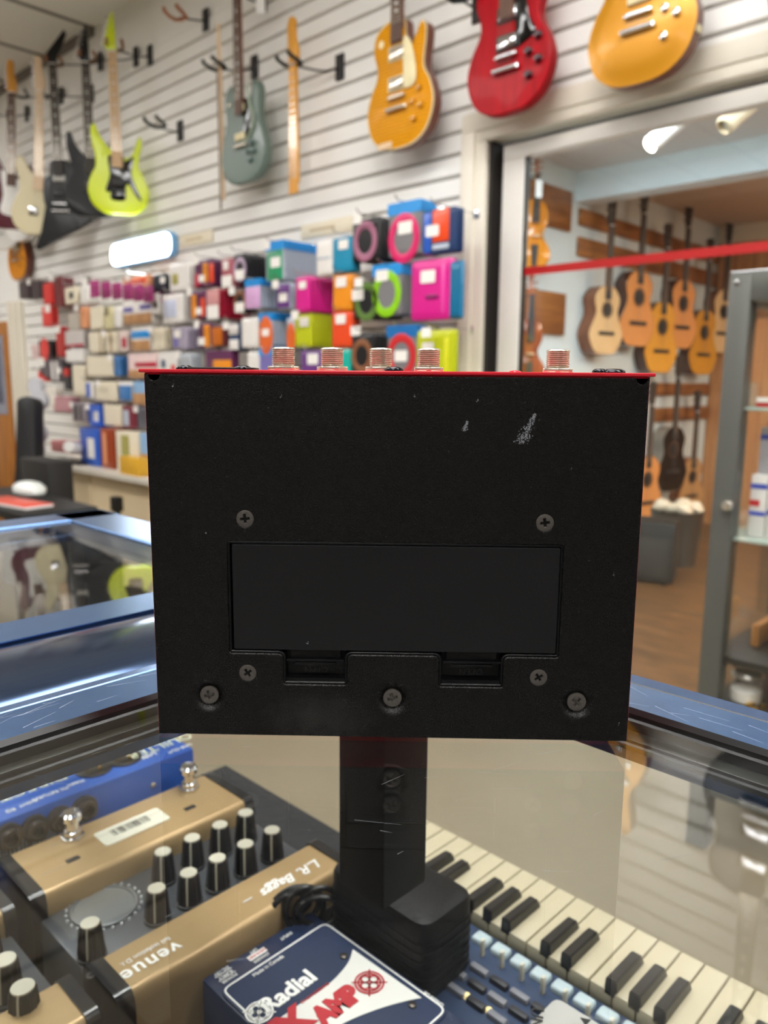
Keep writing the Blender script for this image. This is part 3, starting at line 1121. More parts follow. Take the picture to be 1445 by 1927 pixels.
def knob(parent, x, y, z, r, h, ang, name='knob'):
    k = G()
    k.lathe([(r * 1.12, 0), (r * 1.12, h * .08), (r, h * .1), (r * .82, h * .9), (r * .78, h * .97), (r * .7, h)], (x, y, z), (0, 0, 1), 0, 28)
    for i in range(12):
        a = 2 * PI * i / 12
        k.tube([(x + r * 1.0 * math.cos(a), y + r * 1.0 * math.sin(a), z + h * .1), (x + r * .8 * math.cos(a), y + r * .8 * math.sin(a), z + h * .9)], r * .07, 0, 5)
    o = k.obj(name, M_KNOB, parent)
    c = G(); c.lathe([(r * .72, h * .99), (r * .70, h * 1.03), (r * .3, h * 1.035)], (x, y, z), (0, 0, 1), 0, 24)
    c.obj('cap', M_KNOBCAP, o)
    dx, dy = math.cos(ang), math.sin(ang)
    c = G()
    c.tube([(x + dx * r * .70, y + dy * r * .70, z + h * 1.03), (x + dx * r * .84, y + dy * r * .84, z + h * .9), (x + dx * r * 1.0, y + dy * r * 1.0, z + h * .14)], r * .08, 0, 6)
    c.obj('pointer', M_KNOBCAP, o)
    return o


def build_blue_box():
    u = .27
    xf, yr, yl, z = -1.765 * u, 1.09 * u, .10, CAMH - u
    t = thing('preamp_box', 'blue metal preamp box with black sockets, beside the side rail inside the counter', 'audio box', (0, 0, 0))
    BLUE = mat('blue_enamel', '1a4fa2', .32, var=.05, scale=12, coat=.2)
    BLUED = mat('blue_enamel_deep', '20509c', .3, var=.08, scale=12, coat=.2)
    g = G(); g.box(xf - .085, xf, yl, yr, SHELF_Z, z, 0, .002)
    g.obj('case', BLUE, t)
    g = G(); g.box(xf - .085, xf - .0455, yl + .002, yr - .055, z, z + .0006, 0)
    g.obj('dark_strip', M_BLACK, t)
    e = .0003
    R, UP = (0, -1, 0), (1, 0, 0)
    INK = mat('ink_pale_yellow', 'd9dfc2', .5, var=0)
    for (body, px, py, size, mm_) in (('QUILTER', 302, 1404, .013, INK), ('LINE OUT', 338, 1409, .0045, M_INK), ('LABS', 280, 1423, .0055, M_INK), ('DIRECT AMP', 20, 1497, .013, INK),
                                      ('FX RETURN', 95, 1494, .0045, M_INK), ('RIGHT', 53, 1512, .004, M_INK), ('MAIN', 143, 1474, .0045, M_INK), ('POWER', 168, 1442, .0045, M_INK), ('EQ', 20, 1526, .0045, M_INK)):
        p = at_z(px, py, z)
        text('printed_word', body, size, mm_, t, frame((p.x, p.y, z + e + (.0006 if p.x < xf - .0455 else 0)), R, UP), .0002)
    for (ux, uy) in ((-1.845, .841), (-1.843, .923)):
        p = U(ux, uy, u)
        x = min(p.x, xf - .017)
        g = G(); g.lathe([(.0125, 0), (.0125, .0012), (.0105, .0016), (.0100, .0004)], (x, p.y, z), (0, 0, 1), 0, 28, False, True)
        q = g.obj('balanced_socket', M_BLACK, t)
        for k in range(3):
            a = 2 * PI * k / 3 + .5
            g = G(); g.lathe([(.0013, .0), (.0013, .003), (.0006, .0032)], (x + .005 * math.cos(a), p.y + .005 * math.sin(a), z), (0, 0, 1), 0, 12)
            g.obj('pin', M_GOLDPIN, q)
    for (px, py) in ((157, 1519), (111, 1539), (63, 1556), (14, 1572)):
        p = at_x(px, py, xf)
        g = G()
        g.lathe([(.0085, 0), (.0085, .003), (.007, .0035), (.0062, .0035), (.0062, .008), (.0045, .008), (.0045, .0006)], (xf, p.y, p.z), (1, 0, 0), 0, 24, False, True)
        g.obj('jack_socket', mat('dark_nickel', '504b46', .3, .8), t)
    for (px, py) in ((288, 1477), (346, 1449)):
        p = at_x(px, py, xf)
        g = G(); g.lathe([(.0022, 0), (.002, .001), (.0008, .0014)], (xf, p.y, p.z), (1, 0, 0), 0, 14)
        g.obj('screw', M_NICKEL, t)
    p = at_x(40, 1600, xf)
    g = G(); g.box(xf, xf + .0004, p.y - .025, p.y + .022, p.z - .012, p.z + .012, 0)
    lb = g.obj('barcode_label', mat('label_bluish', '9fb4d8', .5, var=.04), t)
    g = G()
    rng = random.Random(2)
    yy = p.y - .02
    while yy < p.y + .016:
        w = rng.choice((.0005, .0009, .0014))
        g.box(xf + .0004, xf + .0006, yy, yy + w, p.z - .004, p.z + .008)
        yy += w + rng.choice((.0006, .001))
    g.obj('bars', M_INKB, lb)


build_blue_box()


def build_di(label, dy, first):
    """floor DI box: two rounded bronze bars, dark panel with cream-capped knobs between them"""
    u = .29
    zt = CAMH - u
    y0, y1 = .147 + dy, .299 + dy
    t = thing('preamp_pedal', label, 'preamp pedal', (0, 0, 0), 0, None)
    xa, xb, xc, xd = -1.605 * u, -1.415 * u, -1.195 * u, -1.075 * u
    zp = zt - .010

    def bar(x0, x1, z0, z1, name):
        sec = roundpoly([(x0, z0), (x1, z0), (x1, z1 - .006), (x1 - .002, z1), (x0 + .002, z1), (x0, z1 - .004)], .022, 7)
        g = G(); g.loft([[Vector((p[0], y, p[1])) for p in sec] for y in (y0 + .008, y1 - .006)], 0)
        o = g.obj(name, M_GOLD, t)
        for a, b in ((y0, y0 + .0085), (y1 - .0065, y1)):
            g = G(); s2 = offset_poly(sec, .0012)
            g.loft([[Vector((p[0], y, p[1])) for p in s2] for y in (a, b)], 0)
            g.obj('end_cap', mat('cap_black', '17181b', .25, coat=.4), o)
        return o
    top = bar(xa, xb, SHELF_Z, zt + .004, 'rear_bar')
    low = bar(xc, xd, SHELF_Z, zt + .002, 'front_bar')
    g = G(); g.box(xb - .006, xc + .006, y0 + .004, y1 - .003, SHELF_Z, zp, 0, .002)
    g.obj('panel', mat('panel_graphite', '4a4d52', .35, .3, var=.12, scale=30), t)
    kz = zp
    ks = []
    if first:
        for (ux, uy) in ((-1.397, .994), (-1.397, .923), (-1.397, .850), (-1.397, .778), (-1.295, .919), (-1.295, .847), (-1.295, .777), (-1.297, .705), (-1.296, .993), (-1.294, .566)):
            ks.append((ux, uy, .0068, .019))
    else:
        for (ux, uy) in ((-1.31, .419), (-1.224, .416), (-1.40, .42), (-1.31, .33), (-1.40, .33)):
            ks.append((ux, uy, .0075, .021))
    for (ux, uy, r, h) in ks:
        q = CAMH - (kz + h)
        knob(t, ux * q, uy * q, kz, r, h, -.75)
    R, UP = (0, -1, 0), (1, 0, 0)
    if first:
        q = CAMH - zp
        g = G()
        cx, cy = -1.318 * q, .606 * q
        g.lathe([(.0185, 0), (.0185, .0012), (.017, .0015), (.0165, .0004)], (cx, cy, zp), (0, 0, 1), 0, 40, False, True)
        g.obj('tuner_dial', mat('dial_grey', '8c9092', .2, .5, var=.1, scale=40), t)
        for k in range(24):
            pass
        g = G()
        for k in range(26):
            a = 2 * PI * k / 26
            g.lathe([(.0009, 0), (.0007, .0012), (.0001, .0014)], (cx + .0205 * math.cos(a), cy + .0205 * math.sin(a), zp), (0, 0, 1), 0, 8)
        g.obj('lamp_ring', mat('lamp_clear', 'b9bfc0', .1, spec=.8), t)
        # writing on the lower bar
        zb = zt + .0022
        q = CAMH - zb
        p = at_z(286, 1808, zb)
        text('printed_word', 'venue', .0122, M_INK, low, frame((p.x, p.y, zb), R, UP), .0002, .0002, space=1.12)
        p = at_z(276, 1792, zb)
        text('printed_word', 'full isolation D.I.', .0042, M_INK, low, frame((p.x - .001, p.y, zb), R, UP), .0002)
        # a hand-written maker's mark
        mk = text('script_mark', 'L.R. Baggs', .0105, M_INK, low, frame((at_z(549, 1650, zb).x, at_z(549, 1650, zb).y, zb), R, UP), .0002, .0002, .35)
        g = G()
        g.tube([Vector((at_z(474, 1690, zb).x, at_z(474, 1690, zb).y - .002 * k, zb + .0003)) for k in range(4)], .0004, 0, 6)
        g.obj('script_flourish', M_INK, low)
        # foot switches, slots, price label on the upper bar
        zz = zt + .0042
        q = CAMH - zz
        for (ux, uy) in ((-1.60, .667), (-1.60, .962)):
            x, y = max(ux * q, xa + .012), uy * q
            f = thing_part('foot_switch', t)
            g = G(); hx = roundpoly([(x + .0075 * math.cos(k * PI / 3), y + .0075 * math.sin(k * PI / 3)) for k in range(6)], .001, 2)
            g.prism(hx, FLAT, zz - .001, zz + .002, 0, .0003)
            g.lathe([(.0055, .002), (.0055, .005), (.0048, .0055)], (x, y, zz), (0, 0, 1), 0, 24)
            g.obj('collar', M_CHROME, f)
            g = G(); g.lathe([(.004, .005), (.0041, .011), (.0062, .0125), (.0064, .016), (.005, .0176), (.001, .018)], (x, y, zz), (0, 0, 1), 0, 28)
            g.obj('button', M_CHROME, f)
        for (px, py) in ((137, 1617), (357, 1520)):
            p = at_z(px, py, zz)
            g = G(); g.box(p.x - .002, p.x + .002, p.y - .004, p.y + .004, zz - .0003, zz + .0004, 0, .0005)
            g.obj('slot_window', M_BLACK, top)
        a, c = U(-1.56, .702, q), U(-1.502, .859, q)
        g = G()
        g.prism(rrect(a.x - .001, c.x + .001, a.y, c.y, .0025), FLAT, zz, zz + .0005, 0)
        lb = g.obj('price_label', mat('label_cream', 'c9c7b6', .5, var=.02), t)
        g = G()
        rng = random.Random(8)
        yy = a.y + .009
        while yy < c.y - .010:
            w = rng.choice((.0004, .0008, .0012))
            g.box(a.x + .003, a.x + .0105, yy, yy + w, zz + .0005, zz + .0007)
            yy += w + rng.choice((.0005, .0009, .0013))
        g.obj('bars', M_INKB, lb)
    else:
        q = CAMH - zp
        text('printed_word', 'Output', .006, M_INK, t, frame((-1.17 * q, .45 * q, zp + .0003), R, UP), .0002)
        text('printed_word', 'Volume', .006, M_INK, t, frame((-1.2 * q, .32 * q, zp + .0003), R, UP), .0002)
    return t


build_di('bronze preamp pedal with ten cream-capped knobs and a white barcode label', 0, True)
build_di('second bronze preamp pedal, mostly cut off, with larger cream-capped knobs', -.160, False)


def build_interface():
    u = .30
    z = CAMH - u
    t = thing('interface_box', 'navy interface box with white band and red lettering, in front of the adapter', 'audio box', (0, 0, 0))
    NAVY = mat('navy_enamel', '1b2a48', .3, var=.1, scale=30, coat=.15)
    x0, x1 = -1.03 * u, -1.03 * u + .118
    y0, y1 = .634 * u, .879 * u
    g = G(); g.box(x0, x1, y0, y1, SHELF_Z, z, 0, .002)
    g.obj('case', NAVY, t)
    xp = -.985 * u
    pl = rrect(xp, x1 - .014, y0 + .001, y1 - .001, .006)
    g = G(); g.prism(pl, FLAT, z - .001, z + .0012, 0, .0003)
    plate = even_faces(g.obj('face_plate', mat('navy_plate', '22304d', .32, var=.14, scale=60), t))
    zz = z + .0013
    g = G()
    ol, il = offset_poly(pl, -.0012), offset_poly(pl, -.0021)
    a = g.ring([Vector((p[0], p[1], zz)) for p in ol]); b = g.ring([Vector((p[0], p[1], zz)) for p in il])
    for i in range(len(a)):
        j = (i + 1) % len(a)
        g.bm.faces.new((a[i], a[j], b[j], b[i]))
    g.obj('border_line', M_INK, plate)
    # white flared band crossing the plate
    def P(px, py, dz=0.0):
        v = at_z(px, py, zz + dz)
        return (v.x, v.y)
    top = open_spline([P(664, 1787), P(655, 1812), P(630, 1842), P(598, 1868), P(560, 1893), P(500, 1935)], 5)
    bot = open_spline([P(793, 1878), P(760, 1885), P(715, 1898), P(670, 1915), P(630, 1935), P(590, 1965)], 5)
    edge = [P(790, 1876)]
    o2 = [(p[0], p[1]) for p in top] + [(p[0], p[1]) for p in bot[::-1]]
    cl = [(min(max(x, xp + .003), x1 - .017), min(max(y, y0 + .003), y1 - .0032)) for x, y in o2]
    g = G(); g.prism(cl, FLAT, zz, zz + .0002, 0)
    g.obj('white_band', mat('band_white', 'dcdcd6', .45, var=.03), plate)
    RD = mat('ink_red', 'b31d2a', .45, var=0)
    R, UP = (0, 1, 0), (-1, 0, 0)
    q = CAMH - zz
    c = P(540, 1868)
    text('printed_word', 'Radial', .0132, M_INK, plate, frame((c[0], c[1] + .001, zz + .0002), R, UP), .0002, .0004)
    c = P(505, 1818)
    text('printed_word', 'Made in Canada', .0030, M_INK, plate, frame((c[0], c[1], zz + .0002), R, UP), .0002)
    c = P(575, 1868)
    text('printed_word', 'ENGINEERING', .0024, RD, plate, frame((c[0] + .0038, c[1] + .003, zz + .0002), R, UP), .0002, space=1.2)
    c = P(638, 1893)
    text('printed_word', 'AMP', .0150, RD, plate, frame((c[0] - .0008, c[1] - .0005, zz + .0004), R, UP), .0002, .0011, xscale=.85)
    c = P(555, 1925)
    text('printed_word', 'X', .020, RD, plate, frame((c[0], c[1] - .001, zz + .0004), R, UP), .0002, .0012)
    c = P(600, 1912)
    g = G(); g.lathe([(.0012, 0), (.0012, .0002)], (c[0], c[1], zz + .0003), (0, 0, 1), 0, 16)
    g.obj('printed_dot', RD, plate)

    def emblem(px, py, r, m):
        c = P(px, py)
        w = r * .07
        g = G()

        def ringf(cx, cy, ra, n=40):
            a = g.ring([Vector((x, y, zz + .0005)) for x, y in circ(cx, cy, ra + w, n=n)])
            b = g.ring([Vector((x, y, zz + .0005)) for x, y in circ(cx, cy, ra - w, n=n)])
            for i in range(n):
                j = (i + 1) % n
                g.bm.faces.new((a[i], a[j], b[j], b[i]))
        ringf(c[0], c[1], r)
        ringf(c[0], c[1], r * .78)
        for k in range(4):
            ringf(c[0] + r * .42 * math.cos(k * PI / 2), c[1] + r * .42 * math.sin(k * PI / 2), r * .30, 24)
        for k in range(4):
            a = PI / 4 + k * PI / 2
            v = Vector((math.cos(a), math.sin(a), 0)); n_ = Vector((-v.y, v.x, 0)) * w * .8
            o = Vector((c[0], c[1], zz + .0005))
            g.bm.faces.new([g.bm.verts.new(q_) for q_ in (o + v * r * .3 - n_, o + v * r * 1.25 - n_, o + v * r * 1.25 + n_, o + v * r * .3 + n_)])
        g.obj('printed_emblem', m, plate)
    emblem(695, 1850, .0072, RD)
    emblem(488, 1906, .0064, M_INK)
    for (px, py) in ((776, 1892), (647, 1800)):
        c = P(px, py)
        g = G(); g.lathe([(.0022, 0), (.002, .0008), (.001, .0011)], (c[0], c[1], zz), (0, 0, 1), 0, 14)
        g.obj('screw', mat('dark_nickel', '504b46', .3, .8), plate)
    # sloped connector flange lettering, upside down to us
    R, UP = (0, -1, 0), (1, 0, 0)
    ez = z + .0003
    xm = (x0 + xp) / 2
    for (body, yy, dx, size, m) in (('POWER', .668, -.0035, .0026, M_INK), ('SUPPLY', .668, .0, .0026, M_INK), ('DC-15V', .668, .0035, .0026, M_INK), ('CHASSIS', .735, -.0035, .0026, M_INK),
                                    ('LIFT', .735, .0035, .0026, M_INK), ('INPUT', .80, .0, .0028, M_INK)):
        text('printed_word', body, size, m, t, frame((xm - dx, yy * u, ez), R, UP), .0001)
    g = G(); g.box(xm - .0017, xm + .0017, .735 * u - .0055, .735 * u + .0055, ez, ez + .0002)
    b = g.obj('printed_box', M_INK, t)
    text('printed_word', 'GROUND', .0024, RD, t, frame((xm, .735 * u, ez + .0004), R, UP), .0001)
    g = G()
    for a in ((xm - .0019, xm - .0016, -.005, .005), (xm + .0016, xm + .0019, -.005, .005)):
        g.box(a[0], a[1], .668 * u + a[2], .668 * u + a[3], ez, ez + .0002)
    g.obj('printed_box', M_INK, t)
    c = at_z(815, 1885, z)
    text('printed_word', 'Ground Lift', .0026, M_INK, t, frame((c.x, y1 - .0016, ez + .001), (-1, 0, 0), (0, -1, 0)), .0001)


build_interface()


def build_adapter():
    t = thing('power_adapter', 'black block-shaped power adapter lying on the keyboard beside the corner post', 'power adapter', (0, 0, 0))
    x0, x1, y0, y1, z0, z1 = -.300, -.2265, .268, .310, -.1160, -.070
    g = G()
    sec = rrect(x0, x1, y0, y1, .010, 5)
    g.prism(sec, FLAT, z1, z0, 0, .0035)
    M_AD = mat('adapter_black', '08080a', .5, spec=.3, bump=.25, bscale=500, var=.2, scale=50)
    g.obj('block', M_AD, t)
    g = G()
    for k in range(6):
        zz = z1 - .012 - k * .005
        s2 = offset_poly(sec, .0006)
        g.prism(s2, FLAT, zz, zz - .0018, 0)
    g.obj('ridge_band', M_AD, t)
    # coiled lead
    pts = []
    c = at_z(572, 1708, -.094)
    for k in range(150):
        a = 2 * PI * k / 26
        pts.append(c + Vector((.002 * math.sin(k * .21) + .008 * math.cos(a) * .7, .011 * math.cos(a) + .002 * math.sin(k * .13), .011 * math.sin(a) + .002 * math.cos(k * .3))) + Vector((.0007 * k - .05, .0004 * k - .03, 0)) * .2)
    pts += [Vector((-.300, .268, -.098)), Vector((-.298, .28, -.098)), Vector((-.294, .288, -.098))]
    g = G(); g.tube(pts, .0017, 0, 8)
    g.obj('coiled_lead', M_RUBBER, t)
    p = at_z(469, 1752, -.115)
    g = G()
    g.lathe([(.0035, 0), (.006, .001), (.0062, .009), (.0068, .0095), (.0068, .012), (.0058, .013), (.0055, .019), (.003, .02)], (p.x - .006, p.y - .004, p.z - .004), (.6, .6, .35), 0, 24)
    g.obj('plug', M_BLACKGLOSS, t)
    g = G(); g.tube(open_spline([(p.x - .006, p.y - .004, p.z - .004), (p.x - .006, p.y + .004, p.z - .012), (p.x - .004, p.y + .010, p.z - .012), (c.x - .004, c.y - .010, -.11), (c.x - .006, c.y - .006, -.10)], 6), .0017, 0, 8)
    g.obj('lead', M_RUBBER, t)


build_adapter()


def build_keyboard():
    t = thing('synthesizer', 'small keyboard with cream keys and a dark blue button panel, under the glass', 'keyboard', (0, 0, 0))
    u = .31
    zk = CAMH - u
    pitch = .0423 * u
    xk = -1.068 * u
    ya, yb = 1.095 * u, 1.272 * u
    KW = mat('key_cream', 'a89f86', .4, var=.03, scale=8)
    KB = mat('key_black', '1d1c1a', .35)
    g = G()
    g.box(xk - 1.02 * pitch, .32, yb - .052, yb + .004, SHELF_Z, zk - .014, 0, .002)
    g.box(-.255, .32, .266, ya - .001, SHELF_Z, zk - .0065, 0, .003)
    PAN = mat('panel_navy', '2e3c55', .4, var=.15, scale=30)
    g.obj('body', PAN, t)
    for k in range(-1, 30):
        x = xk + k * pitch
        g = G(); g.box(x + .0004, x + pitch - .0004, ya, yb, zk - .010, zk, 0, .0009)
        g.obj('white_key', KW, t)
    blacks = [-1, 1, 3, 4, 6, 7, 8, 10, 11, 13, 14, 15, 17, 18, 20, 21, 22, 24, 25, 27, 28, 29]
    blacks = [b for b in blacks if b > 2]
    for b in blacks:
        x = xk + b * pitch - .001
        g = G()
        yt = 1.203 * u
        w = .0037
        g.loft([[Vector((x - w, ya, z0)), Vector((x + w, ya, z0)), Vector((x + w * .8, ya, z1)), Vector((x - w * .8, ya, z1))] if i == 0 else
                [Vector((x - w, yt, z0)), Vector((x + w, yt, z0)), Vector((x + w * .8, yt - .004, z1)), Vector((x - w * .8, yt - .004, z1))]
                for i, (z0, z1) in enumerate(((zk - .003, zk + .0065), (zk - .003, zk + .0055)))], 0)
        bmesh.ops.bevel(g.bm, geom=g.bm.edges[:], offset=.0006, segments=2, affect='EDGES')
        g.obj('black_key', KB, t)
    BT = mat('button_white', 'a3b2b6', .35)
    zp = zk - .0065
    q = CAMH - zp
    for k in range(0, 18):
        x = (-.76 + .0422 * k) * u * 1.0
        y = 1.062 * u
        g = G(); g.box(x - .0052, x + .0052, y - .0042, y + .0042, zp - .002, zp + .0035, 0, .0018, 3)
        g.obj('white_button', BT, t)
        xs = x + .0066
        g = G(); g.box(xs - .001, xs + .001, y - .010, y - .007, zp - .001, zp + .010, 0, .0006)
        g.obj('slider', M_KNOBCAP, t)
        for j in range(3):
            g = G(); yy = y - .020 - j * .010
            xo = x + (.006 if j % 2 else 0)
            g.box(xo - .0055, xo + .0055, yy - .002, yy + .002, zp - .001, zp + .003, 0, .0008)
            g.obj('dark_button', mat('button_grey', '6f7077', .5) if (k + j) % 2 else mat('button_dark', '23242a', .5), t)
    for (px, py) in ((878, 1877), (920, 1905)):
        p = at_z(px, py, zp)
        g = G(); g.lathe([(.0018, 0), (.0016, .002), (.0004, .0028)], (p.x, p.y, zp), (0, 0, 1), 0, 16)
        g.obj('indicator', mat('indicator_amber', 'e8cf8a', .2, emit=.3, ecol=(1, .8, .4)), t)


build_keyboard()


def build_silver_box():
    u = .285
    z = CAMH - u
    t = thing('mini_pedal', 'small silver pedal with black lettering, set on the blue keyboard panel', 'effects pedal', (0, 0, 0))
    x0, y1 = -.582 * u, 1.026 * u
    x1, y0 = x0 + .065, y1 - .062
    zb = CAMH - .31 - .006
    g = G(); g.prism(rrect(x0, x1, y0, y1, .005), FLAT, z, zb, 0, .002)
    g.obj('case', mat('silver_grain', 'b9bab6', .45, .35, var=.06, scale=200, bump=.2, bscale=900), t)
    p = at_z(1008, 1917, z)
    text('printed_word', 'UN', .0085, M_INKB, t, frame((p.x, p.y, z + .0003), (.45, -.89, 0), (.89, .45, 0)), .0002)
    p = at_z(1100, 1921, z)
    g = G(); g.prism([(p.x - .0022, p.y), (p.x + .0018, p.y - .0022), (p.x + .0018, p.y + .0022)], FLAT, z, z + .0004, 0)
    g.obj('printed_arrow', M_INKB, t)
    return t


build_silver_box()


# ------------------------------------------------------------------ guitars
LP = spline([(0, 0), (-.08, .010), (-.14, .055), (-.165, .135), (-.147, .205), (-.117, .255), (-.113, .300), (-.131, .360), (-.118, .415), (-.07, .443), (-.028, .448),
             (.020, .440), (.030, .385), (.042, .345), (.068, .345), (.088, .385), (.108, .408), (.126, .385), (.124, .335), (.117, .290), (.120, .250), (.147, .205), (.165, .135), (.14, .055), (.08, .010)], 4)
DC = spline([(0, 0), (-.08, .010), (-.14, .055), (-.167, .135), (-.150, .205), (-.118, .260), (-.116, .300), (-.135, .355), (-.125, .410), (-.085, .425), (-.050, .395), (-.028, .360),
             (.028, .360), (.050, .395), (.085, .425), (.125, .410), (.135, .355), (.116, .300), (.118, .260), (.150, .205), (.167, .135), (.14, .055), (.08, .010)], 4)
REV = spline([(0, 0), (-.09, .006), (-.145, .05), (-.165, .12), (-.148, .20), (-.122, .26), (-.122, .31), (-.128, .37), (-.105, .415), (-.060, .425), (-.034, .40), (-.027, .365),
              (.030, .345), (.05, .335), (.068, .36), (.080, .405), (.105, .412), (.125, .37), (.120, .30), (.125, .25), (.150, .19), (.166, .12), (.145, .05), (.09, .006)], 4)
RG = spline([(0, .0), (-.075, .004), (-.135, .045), (-.157, .115), (-.140, .185), (-.112, .24), (-.112, .30), (-.128, .37), (-.127, .435), (-.105, .452), (-.086, .40), (-.056, .355), (-.030, .33),
             (.030, .295), (.06, .290), (.085, .325), (.106, .385), (.124, .400), (.130, .36), (.115, .30), (.110, .245), (.135, .19), (.157, .115), (.135, .045), (.075, .004)], 4)
EXPL = roundpoly([(-.028, .505), (-.055, .49), (-.060, .39), (-.085, .26), (-.125, .09), (-.165, -.005), (-.150, -.015), (-.02, .055), (.10, .115), (.22, .19), (.25, .23), (.18, .34), (.11, .45), (.06, .50), (.028, .505)], .014, 4)
OFFSET = spline([(0, 0), (-.08, .0), (-.14, .04), (-.165, .11), (-.145, .19), (-.115, .25), (-.120, .32), (-.14, .39), (-.125, .44), (-.095, .43), (-.060, .37), (-.030, .345),
                 (.03, .325), (.06, .33), (.085, .375), (.11, .395), (.128, .36), (.112, .29), (.125, .22), (.16, .15), (.165, .09), (.13, .03), (.07, .0)], 4)


def flame(name, a, b, coat=.6):
    if name in MATS:
        return MATS[name]
    m = bpy.data.materials.new(name); m.use_nodes = True
    nt = m.node_tree; bs = nt.nodes['Principled BSDF']
    bs.inputs['Roughness'].default_value = .42; bs.inputs['Specular IOR Level'].default_value = .14; bs.inputs['Coat Weight'].default_value = coat * .04
    tc = nt.nodes.new('ShaderNodeTexCoord')
    wv = nt.nodes.new('ShaderNodeTexWave'); wv.bands_direction = 'Z'; wv.inputs['Scale'].default_value = 26; wv.inputs['Distortion'].default_value = 5
    wv.inputs['Detail'].default_value = 3
    nt.links.new(tc.outputs['Object'], wv.inputs['Vector'])
    rp = nt.nodes.new('ShaderNodeValToRGB')
    rp.color_ramp.elements[0].color = lin(a); rp.color_ramp.elements[1].color = lin(b)
    nt.links.new(wv.outputs['Fac'], rp.inputs[0]); nt.links.new(rp.outputs[0], bs.inputs['Base Color'])
    MATS[name] = m
    return m


MAPLE = ramp_wood('maple_neck', 'd2a671', 'e6c493', (20, 20, 1.5), 3, .4)
PALEMAPLE = ramp_wood('pale_maple', 'e3c09a', 'f0d6b4', (20, 20, 1.5), 3, .45)
ROSEWOOD = ramp_wood('rosewood', '4a2f22', '6d4936', (20, 20, 1.5), 4, .5)
EBONY = ramp_wood('ebony', '211c1a', '3a322d', (20, 20, 1.5), 4, .5)
AMBER = ramp_wood('amber_maple', 'd08a1a', 'eba834', (20, 20, 1.5), 3, .3, coat=.4)
MAHOG = ramp_wood('mahogany', '5a2a1c', '7d3f28', (14, 14, 1.5), 3, .35, coat=.3)
CREAM = mat('cream_plastic', 'efe2b4', .4)
GLOSS = lambda n, c, r=.18: mat(n, c, r + .08, coat=.12, spec=.35, var=.03, scale=6)


def neck_parts(t, z0, L, wb=.056, wn=.043, fb=ROSEWOOD, back=MAHOG, y0=-.012, head=None, headm=None, headang=.0, tuners=True, dots=True, strings=True, zs=None):
    """neck from z0 upwards; fretboard to the front (-y)"""
    g = G()
    for za, zb_ in ((z0 - .05, z0 + L),):
        g.loft([[Vector((-w / 2, y0, z)), Vector((-w * .48, y0 + .010, z)), Vector((-w * .25, y0 + .019, z)), Vector((w * .25, y0 + .019, z)), Vector((w * .48, y0 + .010, z)), Vector((w / 2, y0, z))]
                for z, w in ((z0 - .04, wb), (z0 + L, wn))], 0)
    n = g.obj('neck', back, t)
    g = G()
    g.loft([[Vector((-w / 2, y0, z)), Vector((-w / 2, y0 - .005, z)), Vector((w / 2, y0 - .005, z)), Vector((w / 2, y0, z))] for z, w in ((z0 - .085, wb + .001), (z0 + L, wn))], 0)
    for k in range(1, 23):
        zz = z0 + L - (L + .19) * (1 - 2 ** (-k / 12))
        w = wn + (wb - wn) * (z0 + L - zz) / (L + .085)
        if zz > z0 - .08:
            g.box(-w / 2, w / 2, y0 - .0065, y0 - .005, zz - .0012, zz + .0012, 1)
        if dots and k in (3, 5, 7, 9, 12, 15, 17, 19):
            z2 = zz + .5 * (L + .19) * (2 ** (-(k - 1) / 12) - 2 ** (-k / 12))
            if z2 > z0 - .07:
                g.box(-.006, .006, y0 - .0055, y0 - .0051, z2 - .004, z2 + .004, 2)
    g.obj('fretboard', [fb, M_NICKEL, M_PAPER], n)
    g = G(); g.box(-wn / 2, wn / 2, y0 - .009, y0 - .001, z0 + L - .002, z0 + L + .003, 0, .0005)
    g.obj('nut', M_PAPER, n)
    if head:
        h = [(a, b + z0 + L) for a, b in head]
        g = G(); g.prism(h, FRONT, y0 + .000, y0 + .015, 0, .002)
        hs = g.obj('headstock', headm or back, t)
        if tuners:
            zs_ = [b for a, b in head]
            top = max(zs_)
            inline = tuners == 'inline'
            for k in range(6):
                if inline:
                    f = .18 + .13 * k
                    xx = min(a for a, b in head if abs(b - f * top) < top * .2) if False else -.030 + .0 * k
                    px_ = head_edge(head, f * top, -1)
                    sx = -1
                else:
                    f = .28 + .26 * (k % 3)
                    sx = -1 if k < 3 else 1
                    px_ = head_edge(head, f * top, sx)
                zz = z0 + L + f * top
                g = G()
                g.tube([(px_ - sx * .012, y0 - .006, zz), (px_ - sx * .012, y0 + .006, zz)], .0045, 0, 8)
                g.box(px_ - .003 if sx > 0 else px_ - .016, px_ + .016 if sx > 0 else px_ + .003, y0 + .014, y0 + .021, zz - .006, zz + .006, 0, .002)
                g.obj('tuner', M_CHROME, hs)
    if strings:
        g = G()
        for k in range(6):
            xb = -.026 + .0104 * k
            xn = -.0175 + .007 * k
            g.tube([(xb, y0 - .009, zs or z0 - .25), (xn, y0 - .0085, z0 + L)], .00035, 0, 4)
        g.obj('strings', mat('string_steel', '7d7872', .5, .3), t)
    return n


def head_edge(head, z, sx):
    best = []
    n = len(head)
    for i in range(n):
        (a, b), (c, d) = head[i], head[(i + 1) % n]
        if (b - z) * (d - z) <= 0 and abs(d - b) > 1e-9:
            best.append(a + (c - a) * (z - b) / (d - b))
    return (min(best) if sx < 0 else max(best)) if best else sx * .03


